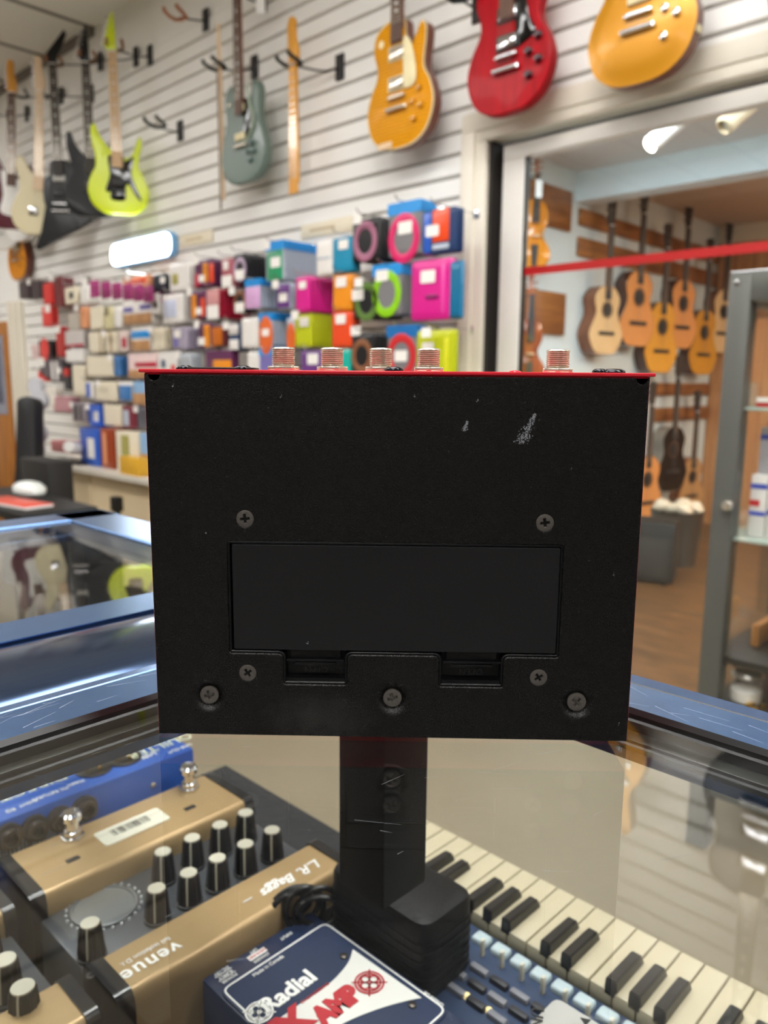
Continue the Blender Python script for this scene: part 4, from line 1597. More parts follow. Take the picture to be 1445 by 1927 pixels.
H_LP = roundpoly([(-.0215, 0), (-.030, .03), (-.037, .10), (-.040, .165), (-.024, .150), (0, .172), (.024, .150), (.040, .165), (.037, .10), (.030, .03), (.0215, 0)], .008, 3)
H_FENDER = spline([(-.021, 0), (-.030, .03), (-.034, .09), (-.036, .15), (-.026, .185), (-.002, .19), (.012, .172), (.012, .15), (.016, .10), (.030, .06), (.030, .03), (.021, 0)], 4)
H_SPIKE = roundpoly([(-.021, 0), (-.044, .035), (-.030, .09), (-.010, .165), (.012, .200), (.016, .150), (.020, .06), (.021, 0)], .004, 2)
H_HOCKEY = roundpoly([(-.021, 0), (-.045, .04), (-.030, .06), (.050, .16), (.075, .19), (.085, .17), (.050, .08), (.025, .03), (.021, 0)], .008, 3)


def humbucker(t, x, z, ringm=None, cover=M_CHROME, w=.070, h=.038, y=-.002):
    if ringm:
        g = G(); g.box(x - w / 2 - .010, x + w / 2 + .010, y - .004, y + .002, z - h / 2 - .006, z + h / 2 + .006, 0, .003)
        r = g.obj('pickup_ring', ringm, t)
    g = G(); g.box(x - w / 2, x + w / 2, y - .010, y + .001, z - h / 2, z + h / 2, 0, .003)
    for k in range(6):
        g.lathe([(.0022, 0), (.002, .001)], (x - w * .36 + k * w * .145, y - .010, z + h * .22), (0, -1, 0), 0, 8)
    return g.obj('pickup', cover, t)


def hardware(t, zb, m=M_CHROME, w=.085, stop=True, y=-.003):
    g = G(); g.box(-w / 2, w / 2, y - .014, y + .002, zb - .007, zb + .007, 0, .004)
    for k in range(6):
        g.box(-w * .36 + k * w * .13, -w * .36 + k * w * .13 + .007, y - .017, y - .012, zb - .005, zb + .005, 0, .001)
    g.obj('bridge', m, t)
    if stop:
        g = G(); g.tube([(-w / 2 - .006, y - .010, zb - .04), (w / 2 + .006, y - .010, zb - .04)], .0075, 0, 12)
        for sx in (-1, 1):
            g.lathe([(.009, 0), (.009, .010), (.007, .013)], (sx * (w / 2 + .002), y, zb - .04), (0, -1, 0), 0, 14)
        g.obj('tailpiece', m, t)


def knobs4(t, spots, m, r=.0125, h=.016, cap=None):
    for (x, z) in spots:
        g = G(); g.lathe([(r * 1.15, 0), (r * 1.1, h * .15), (r, h * .2), (r * .85, h), (r * .6, h * 1.05)], (x, -.002, z), (0, -1, 0), 0, 18)
        g.obj('control_knob', m, t)


def body(t, outline, face, side=None, thick=.045, bev=.006, carve=0.0, back=None):
    g = G()
    g.prism(outline, FRONT, 0.0, thick, 0, bev, 1, 1)
    if carve:
        o1 = outline
        for k, (d, y) in enumerate(((-.02, -.0015), (-.05, -carve))):
            pass
    return even_faces(g.obj('body', [face, side or face], t))


def carved_top(t, outline, m, h=.008):
    """gently arched top laid on the face"""
    g = G()
    ins = [(0, 0.0), (-.012, -.0012), (-.030, -h * .55), (-.055, -h * .95)]
    cx = sum(p[0] for p in outline) / len(outline); cz = sum(p[1] for p in outline) / len(outline)
    rings = []
    for k, (d, y) in enumerate(ins):
        f = 1 + d / .165
        rings.append([Vector((cx * .0 + p[0] * f, y, .19 + (p[1] - .19) * f)) for p in outline])
    R = [g.ring(r) for r in rings]
    n = len(outline)
    for a, b in zip(R, R[1:]):
        for i in range(n):
            j = (i + 1) % n
            g.bm.faces.new((a[i], a[j], b[j], b[i]))
    cap(g.bm, R[-1], [(v.co.x, v.co.z) for v in R[-1]])
    return g.obj('carved_top', m, t, smooth=60)


def guard(t, pts, m, y=-.0035, name='pickguard', edge=None):
    g = G(); g.prism(spline(pts, 3), FRONT, y - .0015, y + .0015, 0, .0005)
    return g.obj(name, m, t)


def hanger(x, z, length, label, wallz=None, px=None, yoke=M_BLACK, rot=0.0, y1=None):
    """bracket on the slat wall, curved arm, forked yoke under a headstock"""
    wx = x if px is None else px
    wz = z if wallz is None else wallz
    t = thing('guitar_hanger', label, 'hanger', (wx, WALL_Y - .014, wz), 0, 'guitar hangers on the slat wall')
    g = G(); g.box(-.024, .024, -.010, 0, -.045, .055, 0, .003)
    g.obj('bracket', M_BLACK, t)
    dx, dy, dz = x - wx, -length, z - wz
    e = Vector((dx, dy, dz))
    g = G(); g.tube(open_spline([(0, -.008, 0), (dx * .3, dy * .35, dz * .1 - .012), (dx * .7, dy * .75, dz * .6 - .010), (dx, dy + .02, dz)], 6), .0045, 0, 8)
    g.obj('arm', M_DARKMETAL, t)
    g = G()
    c, s_ = math.cos(rot), math.sin(rot)

    def R(a, b, z_):
        return Vector((dx + a * c - b * s_, dy + a * s_ + b * c, dz + z_))
    for sx in (-1, 1):
        g.tube([R(0, .030, -.004), R(sx * .034, .026, 0), R(sx * .041, -.005, .004), R(sx * .040, -.040, .014), R(sx * .036, -.050, .026)], .0085, 0, 8)
    g.obj('yoke', yoke, t)
    return t


def place(t, x, z, y=2.25, rotz=0):
    t.location = (x, y, z)
    t.rotation_euler = (0, 0, rotz)


def build_guitars():
    BLK = GLOSS('black_lacquer', '08080a')
    # --- flame-top single cut
    t = thing('electric_guitar', 'amber flame-top single-cut electric guitar with cream pickguard', 'guitar', (-2.105, 2.25, 1.052), 0, 'electric guitars on the slat wall')
    fl = flame('amber_flame', 'c88000', 'e8a200')
    body(t, LP, fl, MAHOG, .05)
    carved_top(t, LP, fl)
    g = G()
    g.prism(LP, FRONT, -.0003, .006, 0, .001)
    g.obj('binding', CREAM, t)
    neck_parts(t, .445, .41, head=H_LP, headm=BLK, y0=-.016, tuners='split', zs=.13)
    humbucker(t, 0, .325, CREAM, M_NICKEL, y=-.010); humbucker(t, 0, .222, CREAM, M_NICKEL, y=-.010)
    hardware(t, .175, M_NICKEL, y=-.009)
    guard(t, [(.030, .36), (.038, .21), (.060, .195), (.088, .205), (.094, .235), (.082, .30), (.060, .355)], CREAM, -.014)
    knobs4(t, [(.105, .185), (.075, .145), (.115, .125), (.083, .085)], mat('amber_knob', 'c98a1c', .2, coat=.5))
    g = G(); g.lathe([(.014, 0), (.013, .002), (.006, .003)], (-.088, -.004, .375), (0, -1, 0), 0, 20)
    g.obj('selector_ring', CREAM, t)
    g = G()
    g.prism([(x_, z_) for x_, z_ in rrect(-.10, -.03, .008, .03, .004)], FRONT, -.0065, -.004, 0)
    g.obj('price_sticker', mat('sticker_pinkish', 'e9c9a0', .5), t)
    hanger(-2.105, 1.91, .15, 'wall hanger carrying the amber flame-top guitar')

    # --- cherry red double cut
    t = thing('electric_guitar', 'cherry red electric guitar with black pickguard, above the door corner', 'guitar', (-1.625, 2.25, 1.071), 0, 'electric guitars on the slat wall')
    red = ramp_wood('cherry_red', '90020f', 'b00316', (10, 10, 1), 3, .36, coat=.03)
    MATS['cherry_red'].node_tree.nodes['Principled BSDF'].inputs['Specular IOR Level'].default_value = .16
    body(t, DC, red, red, .042, .007)
    neck_parts(t, .37, .41, head=H_LP, headm=BLK, zs=.14)
    humbucker(t, 0, .30, M_BLACK, M_CHROME); humbucker(t, 0, .215, M_BLACK, M_CHROME)
    hardware(t, .172)
    guard(t, [(.030, .37), (.034, .205), (.055, .195), (.10, .215), (.105, .235), (.082, .27), (.070, .33), (.075, .385), (.05, .39)], M_BLACKGLOSS)
    knobs4(t, [(.118, .205), (.085, .165), (.122, .135), (.088, .095)], mat('dark_knob', '3a1420', .25, coat=.5))
    hanger(-1.625, 1.86, .15, 'wall hanger carrying the cherry red guitar')

    # --- goldtop
    t = thing('electric_guitar', 'gold-topped single-cut electric guitar with chrome knobs', 'guitar', (-1.165, 2.25, 1.053), 0, 'electric guitars on the slat wall')
    gt = mat('gold_top', 'c98a16', .32, .25, coat=.15, var=.03, scale=10)
    body(t, LP, gt, MAHOG, .05)
    carved_top(t, LP, gt, .012)
    neck_parts(t, .445, .41, head=H_LP, headm=BLK, y0=-.016, zs=.13)
    humbucker(t, 0, .325, None, CREAM, y=-.012); humbucker(t, 0, .228, None, CREAM, y=-.012)
    hardware(t, .180, y=-.012)
    knobs4(t, [(.108, .215), (.078, .172), (.112, .152), (.080, .100)], M_CHROME, .012, .018)
    g = G(); g.box(.150, .163, .010, .040, .10, .135, 0, .002)
    g.obj('jack_plate', CREAM, t)
    hanger(-1.165, 1.91, .15, 'wall hanger carrying the gold-topped guitar')

    # --- black one past the frame edge, seen in the glass
    t = thing('electric_guitar', 'black single-cut electric guitar, next to the gold-topped one', 'guitar', (-.655, 2.25, 1.05), 0, 'electric guitars on the slat wall')
    body(t, LP, BLK, BLK, .05)
    neck_parts(t, .445, .41, head=H_LP, headm=BLK, fb=EBONY, zs=.13)
    humbucker(t, 0, .325, M_BLACK, M_CHROME); humbucker(t, 0, .225, M_BLACK, M_CHROME)
    hardware(t, .178)
    knobs4(t, [(.108, .205), (.078, .165), (.115, .140), (.083, .100)], M_BLACK)
    hanger(-.655, 1.91, .15, 'wall hanger carrying the black single-cut guitar')

    # --- green
    t = thing('electric_guitar', 'dark green electric guitar with cream pickups and black pickguard', 'guitar', (-3.075, 2.25, 1.086), 0, 'electric guitars on the slat wall')
    gr = mat('sage_green', '66776e', .34, coat=.15, var=.03)
    body(t, REV, gr, gr, .045, .008)
    neck_parts(t, .372, .42, head=H_LP, headm=BLK, zs=.14)
    humbucker(t, -.005, .315, None, CREAM, .07, .03); humbucker(t, -.005, .195, None, CREAM, .07, .03)
    hardware(t, .155, M_NICKEL, .09, False)
    guard(t, [(.030, .34), (.020, .20), (.050, .19), (.075, .225), (.088, .265), (.072, .30), (.070, .34), (.05, .345)], M_BLACKGLOSS)
    g = G(); g.tube(open_spline([(.052, -.007, .40), (.066, -.007, .345), (.080, -.007, .30), (.096, -.007, .265), (.085, -.007, .215), (.06, -.007, .18), (.02, -.007, .165)], 5), .0065, 0, 8)
    g.obj('pickguard_edge', mat('green_grey_edge', 'a9b7a5', .3), t)
    knobs4(t, [(.080, .155), (.052, .125), (.090, .118), (.068, .085)], mat('green_knob', '5a706b', .25, coat=.5))
    g = G(); g.lathe([(.010, 0), (.010, .004), (.006, .006)], (-.085, -.002, .345), (0, -1, 0), 0, 16)
    g.obj('selector_ring', M_NICKEL, t)
    hanger(-3.075, 1.88, .15, 'wall hanger carrying the dark green guitar')

    # --- two loose necks
    t = thing('guitar_neck', 'loose amber maple neck hanging without a body', 'guitar neck', (-2.735, 2.27, .99), 0, 'loose guitar necks on the slat wall')
    neck_parts(t, .085, .425, .058, .043, AMBER, AMBER, 0, H_FENDER, AMBER, tuners=False, dots=False, strings=False)
    hanger(-2.735, 1.505, .125, 'wall hanger holding the loose amber neck', 1.476, -2.746 + .18)
    t = thing('guitar_neck', 'loose pale maple neck, seen edge-on beside the dark green guitar', 'guitar neck', (-3.275, 2.27, 1.0), math.radians(-30), 'loose guitar necks on the slat wall')
    neck_parts(t, .085, .54, .056, .043, ROSEWOOD, PALEMAPLE, 0, H_FENDER, PALEMAPLE, tuners=False, dots=False, strings=False)
    hanger(-3.275, 1.625, .125, 'wall hanger holding the loose pale neck', 1.62, -3.275 + .13)

    # --- far row, turned to face down the shop
    def far(px, py, rotd, y=2.2):
        p = at_y(px, py, y)
        return (p.x, y, p.z), math.radians(rotd)
    YEL = GLOSS('neon_yellow', 'dcee12', .2)
    l, r = far(225, 402, 58)
    t = thing('electric_guitar', 'neon yellow electric guitar with black pickups and a pale neck', 'guitar', l, r, 'electric guitars on the slat wall')
    body(t, RG, YEL, YEL, .043, .007)
    neck_parts(t, .32, .49, .056, .043, MAPLE, MAPLE, -.008, H_SPIKE, YEL, tuners='inline', zs=.13)
    guard(t, [(-.045, .295), (-.04, .20), (-.065, .12), (-.05, .108), (-.040, .11), (-.038, .07), (.032, .07), (.034, .12), (.052, .155), (.085, .10), (.110, .072), (.115, .085), (.070, .20), (.085, .295), (.04, .27)], M_BLACKGLOSS)
    humbucker(t, 0, .275, None, M_BLACK); humbucker(t, 0, .16, None, M_BLACK)
    hardware(t, .115, M_BLACKGLOSS, .08, False)
    hanger(l[0] + .0, l[2] + .835, .17, 'wall hanger carrying the neon yellow guitar', 1.906, -4.061, mat('brown_yoke', '8a5a3a', .5), r)

    l, r = far(176, 408, 52)
    t = thing('electric_guitar', 'black electric guitar with one long horn, behind the neon yellow guitar', 'guitar', l, r, 'electric guitars on the slat wall')
    body(t, RG, BLK, BLK, .043, .007)
    neck_parts(t, .32, .49, .056, .043, EBONY, ROSEWOOD, -.008, H_SPIKE, BLK, tuners='inline', zs=.13)
    humbucker(t, 0, .26, None, mat('grey_pickup', '4a4543', .4)); humbucker(t, 0, .17, None, mat('grey_pickup', '4a4543', .4))
    hardware(t, .125, M_DARKMETAL, .085, False)
    hanger(l[0], l[2] + .835, .17, 'wall hanger carrying the black long-horned guitar', l[2] + .83, l[0] + .22, mat('brown_yoke', '8a5a3a', .5), r)

    l, r = far(119, 466, 50)
    t = thing('electric_guitar', 'black angular electric guitar with a slanted lower wing', 'guitar', l, r, 'electric guitars on the slat wall')
    body(t, EXPL, BLK, BLK, .045, .005)
    neck_parts(t, .49, .54, .056, .043, EBONY, ROSEWOOD, -.008, H_HOCKEY, BLK, tuners=False, zs=.25)
    humbucker(t, 0, .40, None, mat('white_pickup', 'cfccc4', .35)); humbucker(t, 0, .31, None, M_DARKMETAL)
    hardware(t, .25)
    hanger(l[0], l[2] + 1.04, .17, 'wall hanger carrying the black angular guitar', l[2] + 1.035, l[0] + .22, mat('brown_yoke', '8a5a3a', .5), r)

    l, r = far(73, 441, 48, 2.1)
    t = thing('electric_guitar', 'pale cream electric guitar with dark pickguard, behind the black angular one', 'guitar', l, r, 'electric guitars on the slat wall')
    CRM = GLOSS('cream_lacquer', 'd9cda8', .25)
    body(t, OFFSET, CRM, CRM, .043, .007)
    neck_parts(t, .34, .47, .056, .043, PALEMAPLE, PALEMAPLE, -.008, H_FENDER, PALEMAPLE, tuners='inline', zs=.13)
    guard(t, [(.03, .32), (.03, .20), (.06, .13), (.11, .12), (.10, .20), (.10, .30), (.08, .34)], mat('dark_guard', '2b2f36', .3))
    humbucker(t, -.03, .13, None, M_CHROME, .05, .05)
    t.rotation_euler.y = math.radians(4)
    hanger(l[0], l[2] + .82, .17, 'wall hanger carrying the cream guitar', l[2] + .81, l[0] + .2, M_DARKMETAL, r)

    l, r = far(22, 430, 48, 2.1)
    t = thing('electric_guitar', 'maroon electric guitar with a white pickguard, amber headstock', 'guitar', l, r, 'electric guitars on the slat wall')
    MRN = GLOSS('maroon_lacquer', '5a1626', .2)
    body(t, OFFSET, MRN, MRN, .043, .007)
    neck_parts(t, .34, .47, .056, .043, ROSEWOOD, MAPLE, -.008, H_FENDER, AMBER, tuners='inline', zs=.13)
    guard(t, [(-.06, .35), (-.05, .2), (-.07, .1), (0, .075), (.07, .09), (.11, .13), (.08, .2), (.09, .31), (.03, .3)], M_PAPER)
    humbucker(t, 0, .25, None, M_PAPER, .08, .02); humbucker(t, 0, .13, None, M_PAPER, .08, .02)
    t.rotation_euler.y = math.radians(4)
    hanger(l[0], l[2] + .82, .17, 'wall hanger carrying the maroon guitar', l[2] + .81, l[0] + .2, M_DARKMETAL, r)

    l, r = far(-6, 470, 48)
    t = thing('electric_guitar', 'white electric guitar at the far end of the hung row', 'guitar', l, r, 'electric guitars on the slat wall')
    body(t, LP, GLOSS('white_lacquer', 'f2f0ea', .2), GLOSS('white_lacquer', 'f2f0ea', .2), .043, .007)
    neck_parts(t, .44, .44, .056, .043, ROSEWOOD, MAPLE, -.008, H_FENDER, MAPLE, tuners='inline', zs=.13)
    humbucker(t, 0, .3, None, M_CHROME); humbucker(t, 0, .2, None, M_CHROME)
    hardware(t, .15)
    hanger(l[0], l[2] + .89, .17, 'wall hanger carrying the white guitar', l[2] + .88, l[0] + .2, M_DARKMETAL, r)

    # lower corner: white body and a sunburst body hung under the far row
    p = at_y(36, 454, 2.24)
    t = thing('electric_guitar', 'glossy white guitar body hung low under the maroon guitar', 'guitar', (p.x, 2.24, p.z), math.radians(8), 'electric guitars on the slat wall')
    body(t, DC, GLOSS('white_lacquer', 'f2f0ea', .2), None, .045, .008)
    neck_parts(t, .37, .30, head=H_LP, headm=BLK)
    humbucker(t, 0, .3, M_BLACK); humbucker(t, 0, .2, M_BLACK)
    p = at_y(34, 528, 2.325)
    t = thing('electric_guitar', 'orange sunburst guitar body hung below the glossy white one', 'guitar', (p.x, 2.325, p.z), 0, 'electric guitars on the slat wall')
    sb = flame('sunburst', 'c9760f', 'e79a1a')
    body(t, LP, sb, MAHOG, .05)
    neck_parts(t, .445, .2, head=H_LP, headm=BLK, zs=.13)
    humbucker(t, 0, .325, CREAM, M_CHROME); humbucker(t, 0, .225, CREAM, M_CHROME)
    hardware(t, .178)
    guard(t, [(.030, .36), (.038, .21), (.060, .195), (.088, .205), (.094, .235), (.082, .30), (.060, .355)], M_BLACKGLOSS)
    knobs4(t, [(.108, .205), (.078, .165), (.115, .140), (.083, .100)], mat('amber_knob', 'c98a1c', .2, coat=.5))

    # empty hangers
    e = at_y(338, 32, 2.22); b = at_y(393, 42, WALL_Y)
    hanger(e.x, e.z, WALL_Y - 2.22, 'empty hanger with an orange-brown yoke, high on the slat wall', b.z, b.x, mat('orange_yoke', 'a55f33', .5), .3)
    e = at_y(300, 236, 2.22); b = at_y(345, 250, WALL_Y)
    hanger(e.x, e.z, WALL_Y - 2.22, 'empty black hanger below the neon yellow guitar neck', b.z, b.x, M_BLACK, .3)
    e = at_y(868, -6, 2.22); b = at_y(905, 20, WALL_Y)
    hanger(e.x, e.z, WALL_Y - 2.22, 'empty black hanger between the amber flame-top and the red guitar', b.z, b.x, M_BLACK, .2)
    p = at_y(490, 3, 2.3)
    tg = thing('price_tag', 'small white tag hanging above the dark green guitar', 'price tag', (p.x, 2.3, p.z), .5)
    g = G(); g.prism(rrect(-.022, .022, -.05, .03, .006), FRONT, 0, .0012, 0)
    g.obj('card', M_PAPER, tg)
    g = G(); g.tube([(0, 0, .025), (.005, .02, .08), (0, .085, .12)], .0008, 0, 5)
    g.obj('cord', M_INKB, tg)
    # lit oval sign
    a, b2 = at_y(207, 478, WALL_Y - .06), at_y(322, 462, WALL_Y - .06)
    zc = (at_y(264, 447, WALL_Y - .06).z + at_y(264, 492, WALL_Y - .06).z) / 2
    hw = (b2.x - a.x) / 2
    t = thing('light_box_sign', 'glowing white oval light box above the hanging packs', 'sign', ((a.x + b2.x) / 2, WALL_Y - .015, zc), 0)
    g = G(); g.prism(rrect(-hw, hw, -.070, .070, .068, 8), FRONT, -.04, 0, 0, .004)
    g.obj('housing', mat('sign_blue', '7fb9ea', .3), t)
    g = G(); g.prism(rrect(-hw + .012, hw - .012, -.059, .059, .058, 8), FRONT, -.046, -.038, 0, .002)
    g.obj('lit_face', mat('sign_face', 'ffffff', .4, var=0, emit=9.0, ecol=(.86, .95, 1.0)), t)


build_guitars()


# ------------------------------------------------------------------ acoustic room instruments
def acoustic_outline(L, wl, wu, ww):
    return spline([(0, 0), (-wl * .6, .012 * L / .49), (-wl * .95, .11 * L / .49), (-wl * .96, .17 * L / .49), (-ww, .29 * L / .49), (-wu * .97, .37 * L / .49), (-wu * .93, .42 * L / .49), (-wu * .5, .482 * L / .49), (0, L),
                   (wu * .5, .482 * L / .49), (wu * .93, .42 * L / .49), (wu * .97, .37 * L / .49), (ww, .29 * L / .49), (wl * .96, .17 * L / .49), (wl * .95, .11 * L / .49), (wl * .6, .012 * L / .49)], 4)


def acoustic(label, px, pyb, top, side, x=-2.5, rotd=80, s=1.0, black=False, group='acoustic guitars behind the glass door'):
    p = at_x(px, pyb, x)
    t = thing('acoustic_guitar', label, 'guitar', p, math.radians(rotd), group)
    o = acoustic_outline(.49 * s, .195 * s, .145 * s, .125 * s)
    g = G(); g.prism(o, FRONT, 0, .10, 0, .004, 1, 1)
    even_faces(g.obj('body', [top, side], t))
    g = G(); g.lathe([(.05 * s, 0), (.049 * s, .0006)], (0, -.0004, .32 * s), (0, -1, 0), 0, 28)
    g.obj('sound_hole', M_INKB, t)
    g = G(); g.lathe([(.062 * s, 0), (.062 * s, .0003), (.052 * s, .0003)], (0, 0, .32 * s), (0, -1, 0), 0, 32, False, False)
    g.obj('rosette', mat('rosette_brown', '5d3a22', .5), t)
    g = G(); g.box(-.085 * s, .085 * s, -.009, .001, .138 * s, .165 * s, 0, .003)
    g.obj('bridge', EBONY, t)
    neck_parts(t, .49 * s, .36, .056, .046, EBONY, side if not black else EBONY, -.002, H_LP, EBONY, tuners='split', dots=False, zs=.15 * s)
    return t


def build_acoustics():
    SP = lambda n, a, b: ramp_wood(n, a, b, (30, 30, 1.2), 3, .3, coat=.3)
    pale = SP('spruce_pale', 'dcb37c', 'ecca98'); oran = SP('cedar_orange', 'd98a48', 'e6a160'); yel = SP('spruce_amber', 'dd9426', 'edae40'); gold = SP('spruce_gold', 'c98418', 'dd9c28')
    dark = ramp_wood('rosewood_sides', '3a1d14', '5c3020', (10, 10, 1.2), 3, .25, coat=.4)
    nato = ramp_wood('nato_sides', '6b3b20', '8c5230', (10, 10, 1.2), 3, .3, coat=.3)
    acoustic('pale-topped acoustic guitar nearest to the upper violin, behind the glass door', 1138, 667, pale, nato, s=.86)
    acoustic('orange-topped acoustic guitar hung high, beside the pale-topped one', 1197, 652, oran, dark)
    acoustic('amber-topped acoustic guitar hung low, between two orange-topped ones', 1241, 702, yel, dark)
    acoustic('second orange-topped acoustic guitar, deeper in the room', 1280, 656, oran, dark)
    acoustic('golden-topped acoustic guitar hung low, deeper in the room', 1320, 705, gold, dark)
    acoustic('pale-topped acoustic guitar half hidden by the grey showcase post', 1356, 664, pale, nato)
    acoustic('orange-brown acoustic guitar in the lower row, beside the black box', 1213, 985, oran, dark, s=1.0)
    p = at_x(1262, 925, -2.45)
    t = acoustic('black acoustic guitar with pale sides in the lower row', 1262, 925, GLOSS('black_lacquer', '08080a'), mat('grey_side', '8a8176', .3), black=True)
    acoustic('tan acoustic guitar standing above the dark bucket in the lower row', 1298, 965, SP('spruce_tan', 'b3814e', 'c79a66'), nato, s=.9)
    # violins
    vw = ramp_wood('violin_varnish', 'b5690f', 'd78a1c', (14, 14, 1.5), 3, .2, coat=.6)
    vd = ramp_wood('violin_dark', '7a3410', 'a2501a', (14, 14, 1.5), 3, .25, coat=.5)

    def violin(label, px, py, m, tagged):
        p = at_x(px, py, -2.52)
        t = thing('violin', label, 'violin', p, math.radians(62), 'violins behind the glass door')
        o = spline([(0, 0), (-.06, .004), (-.098, .04), (-.104, .085), (-.085, .125), (-.075, .135), (-.058, .165), (-.058, .19), (-.070, .215), (-.082, .245), (-.080, .30), (-.05, .345), (0, .356),
                    (.05, .345), (.080, .30), (.082, .245), (.070, .215), (.058, .19), (.058, .165), (.075, .135), (.085, .125), (.104, .085), (.098, .04), (.06, .004)], 4)
        g = G(); g.prism(o, FRONT, 0, .04, 0, .004)
        g.obj('body', m, t)
        g = G(); g.loft([[Vector((-w, -.018, z)), Vector((-w, -.010, z)), Vector((w, -.010, z)), Vector((w, -.018, z))] for z, w in ((.235, .021), (.485, .012))], 0)
        g.obj('fingerboard', EBONY, t)
        g = G(); g.loft([[Vector((-w, -.010, z)), Vector((-w * .7, .008, z)), Vector((w * .7, .008, z)), Vector((w, -.010, z))] for z, w in ((.34, .017), (.485, .012))], 0)
        g.obj('neck', m, t)
        g = G(); g.tube(open_spline([(0, -.006, .48), (0, .0, .54), (0, .012, .575), (0, .004, .598), (0, -.012, .590), (0, -.010, .572)], 5), .009, 0, 10)
        for k in range(4):
            sx = 1 if k % 2 else -1
            g.tube([(0, -.002, .505 + .016 * k), (sx * .036, -.002, .505 + .016 * k)], .004, 0, 8)
        g.obj('scroll', vd, t)
        g = G(); g.loft([[Vector((-w, -.012, z)), Vector((-w, -.006, z)), Vector((w, -.006, z)), Vector((w, -.012, z))] for z, w in ((.005, .012), (.12, .022))], 0)
        g.obj('tailpiece', EBONY, t)
        g = G(); g.box(-.021, .021, -.028, .0, .162, .168, 0, .001)
        g.obj('bridge', PALEMAPLE, t)
        g = G()
        for sx in (-1, 1):
            g.tube(open_spline([(sx * .036, -.0004, .205), (sx * .042, -.0004, .185), (sx * .048, -.0004, .165), (sx * .056, -.0004, .15)], 4), .0028, 0, 6)
        g.obj('sound_holes', M_INKB, t)
        if tagged:
            g = G(); g.prism(rrect(-.02, .02, .36, .45, .004), FRONT, -.032, -.031, 0)
            g.obj('price_card', M_PAPER, t)
        g = G(); g.tube([(-.03, .03, .49), (-.02, .10, .46), (0, .02, .49), (.025, -.01, .49)], .004, 0, 6)
        g.obj('peg_hook', M_DARKMETAL, t)
    violin('honey-coloured violin with a white card, behind the glass door', 1003, 503, vw, True)
    violin('reddish brown violin hung below the honey-coloured one', 993, 722, vd, False)
    # floor things in the lower row
    p = at_z(1276, 1003, FLOOR_Z)
    t = thing('waste_bin', 'dark bucket with crumpled paper on top, on the wooden floor', 'bucket', (-2.3, 5.15, FLOOR_Z))
    p = at_y(1272, 1000, 4.95)
    t.location = (p.x, 4.95, FLOOR_Z)
    g = G(); g.lathe([(.13, 0), (.165, .34), (.17, .36), (.16, .36), (.13, .03), (.01, .03)], (0, 0, 0), (0, 0, 1), 0, 28, True, True)
    g.obj('bucket', mat('bucket_brown', '3c332b', .4), t)
    g = G()
    rng = random.Random(5)
    for k in range(7):
        g.lathe([(.01, -.03), (.05, -.015), (.06, .01), (.03, .04), (.004, .05)], (rng.uniform(-.09, .09), rng.uniform(-.09, .09), .36 + rng.uniform(0, .03)), (rng.uniform(-.5, .5), rng.uniform(-.5, .5), 1), 0, 9)
    g.obj('crumpled_paper', mat('kraft_pale', 'd8c6ab', .6), t)
    p = at_y(1212, 1090, 4.4)
    t = thing('amplifier', 'small black amplifier on the wooden floor, next to the black box edge', 'amplifier', (p.x - .03, 4.4, FLOOR_Z), .3)
    g = G(); g.box(-.2, .2, -.12, .12, .015, .37, 0, .012)
    g.obj('cabinet', mat('amp_vinyl', '191715', .6, bump=.3), t)
    g = G(); g.box(-.17, .17, -.125, -.12, .05, .28, 0, .004)
    g.obj('grille_cloth', mat('amp_cloth', '2b2723', .8, bump=.5), t)
    for sx in (-.15, .15):
        for sy in (-.08, .08):
            g = G(); g.lathe([(.02, 0), (.018, .016)], (sx, sy, 0), (0, 0, 1), 0, 12)
            g.obj('foot', M_RUBBER, t)


build_acoustics()


# ------------------------------------------------------------------ packs on pegs along the slat wall
PACKY = 2.18
STICK = mat('price_sticker_white', 'f4f0ea', .5, var=.02)


def pouch_mesh(w, h, th, m, kind):
    """flat pack: rounded pouch, pillowed in the middle; origin at the middle of the top edge"""
    g = G()
    if kind == 'tray':
        g.prism(rrect(-w / 2, w / 2, -h, 0, min(w, h) * .06, 3), FRONT, 0, th, 0, min(th * .3, .004))
    else:
        o = rrect(-w / 2, w / 2, -h, 0, min(w, h) * .07, 3)
        rings = []
        for f, d in ((1.0, th * .5), (.985, th * .32), (.90, th * .06), (.7, 0.0)):
            rings.append([Vector((x * f, d, -h / 2 + (z + h / 2) * f)) for x, z in o])
        back = [[Vector((v.x, th - v.y, v.z)) for v in r] for r in rings[::-1]]
        g.loft(rings[::-1] + back[::-1][1:] if False else [*rings[::-1], *back[::-1][1:]], 0)
    return g


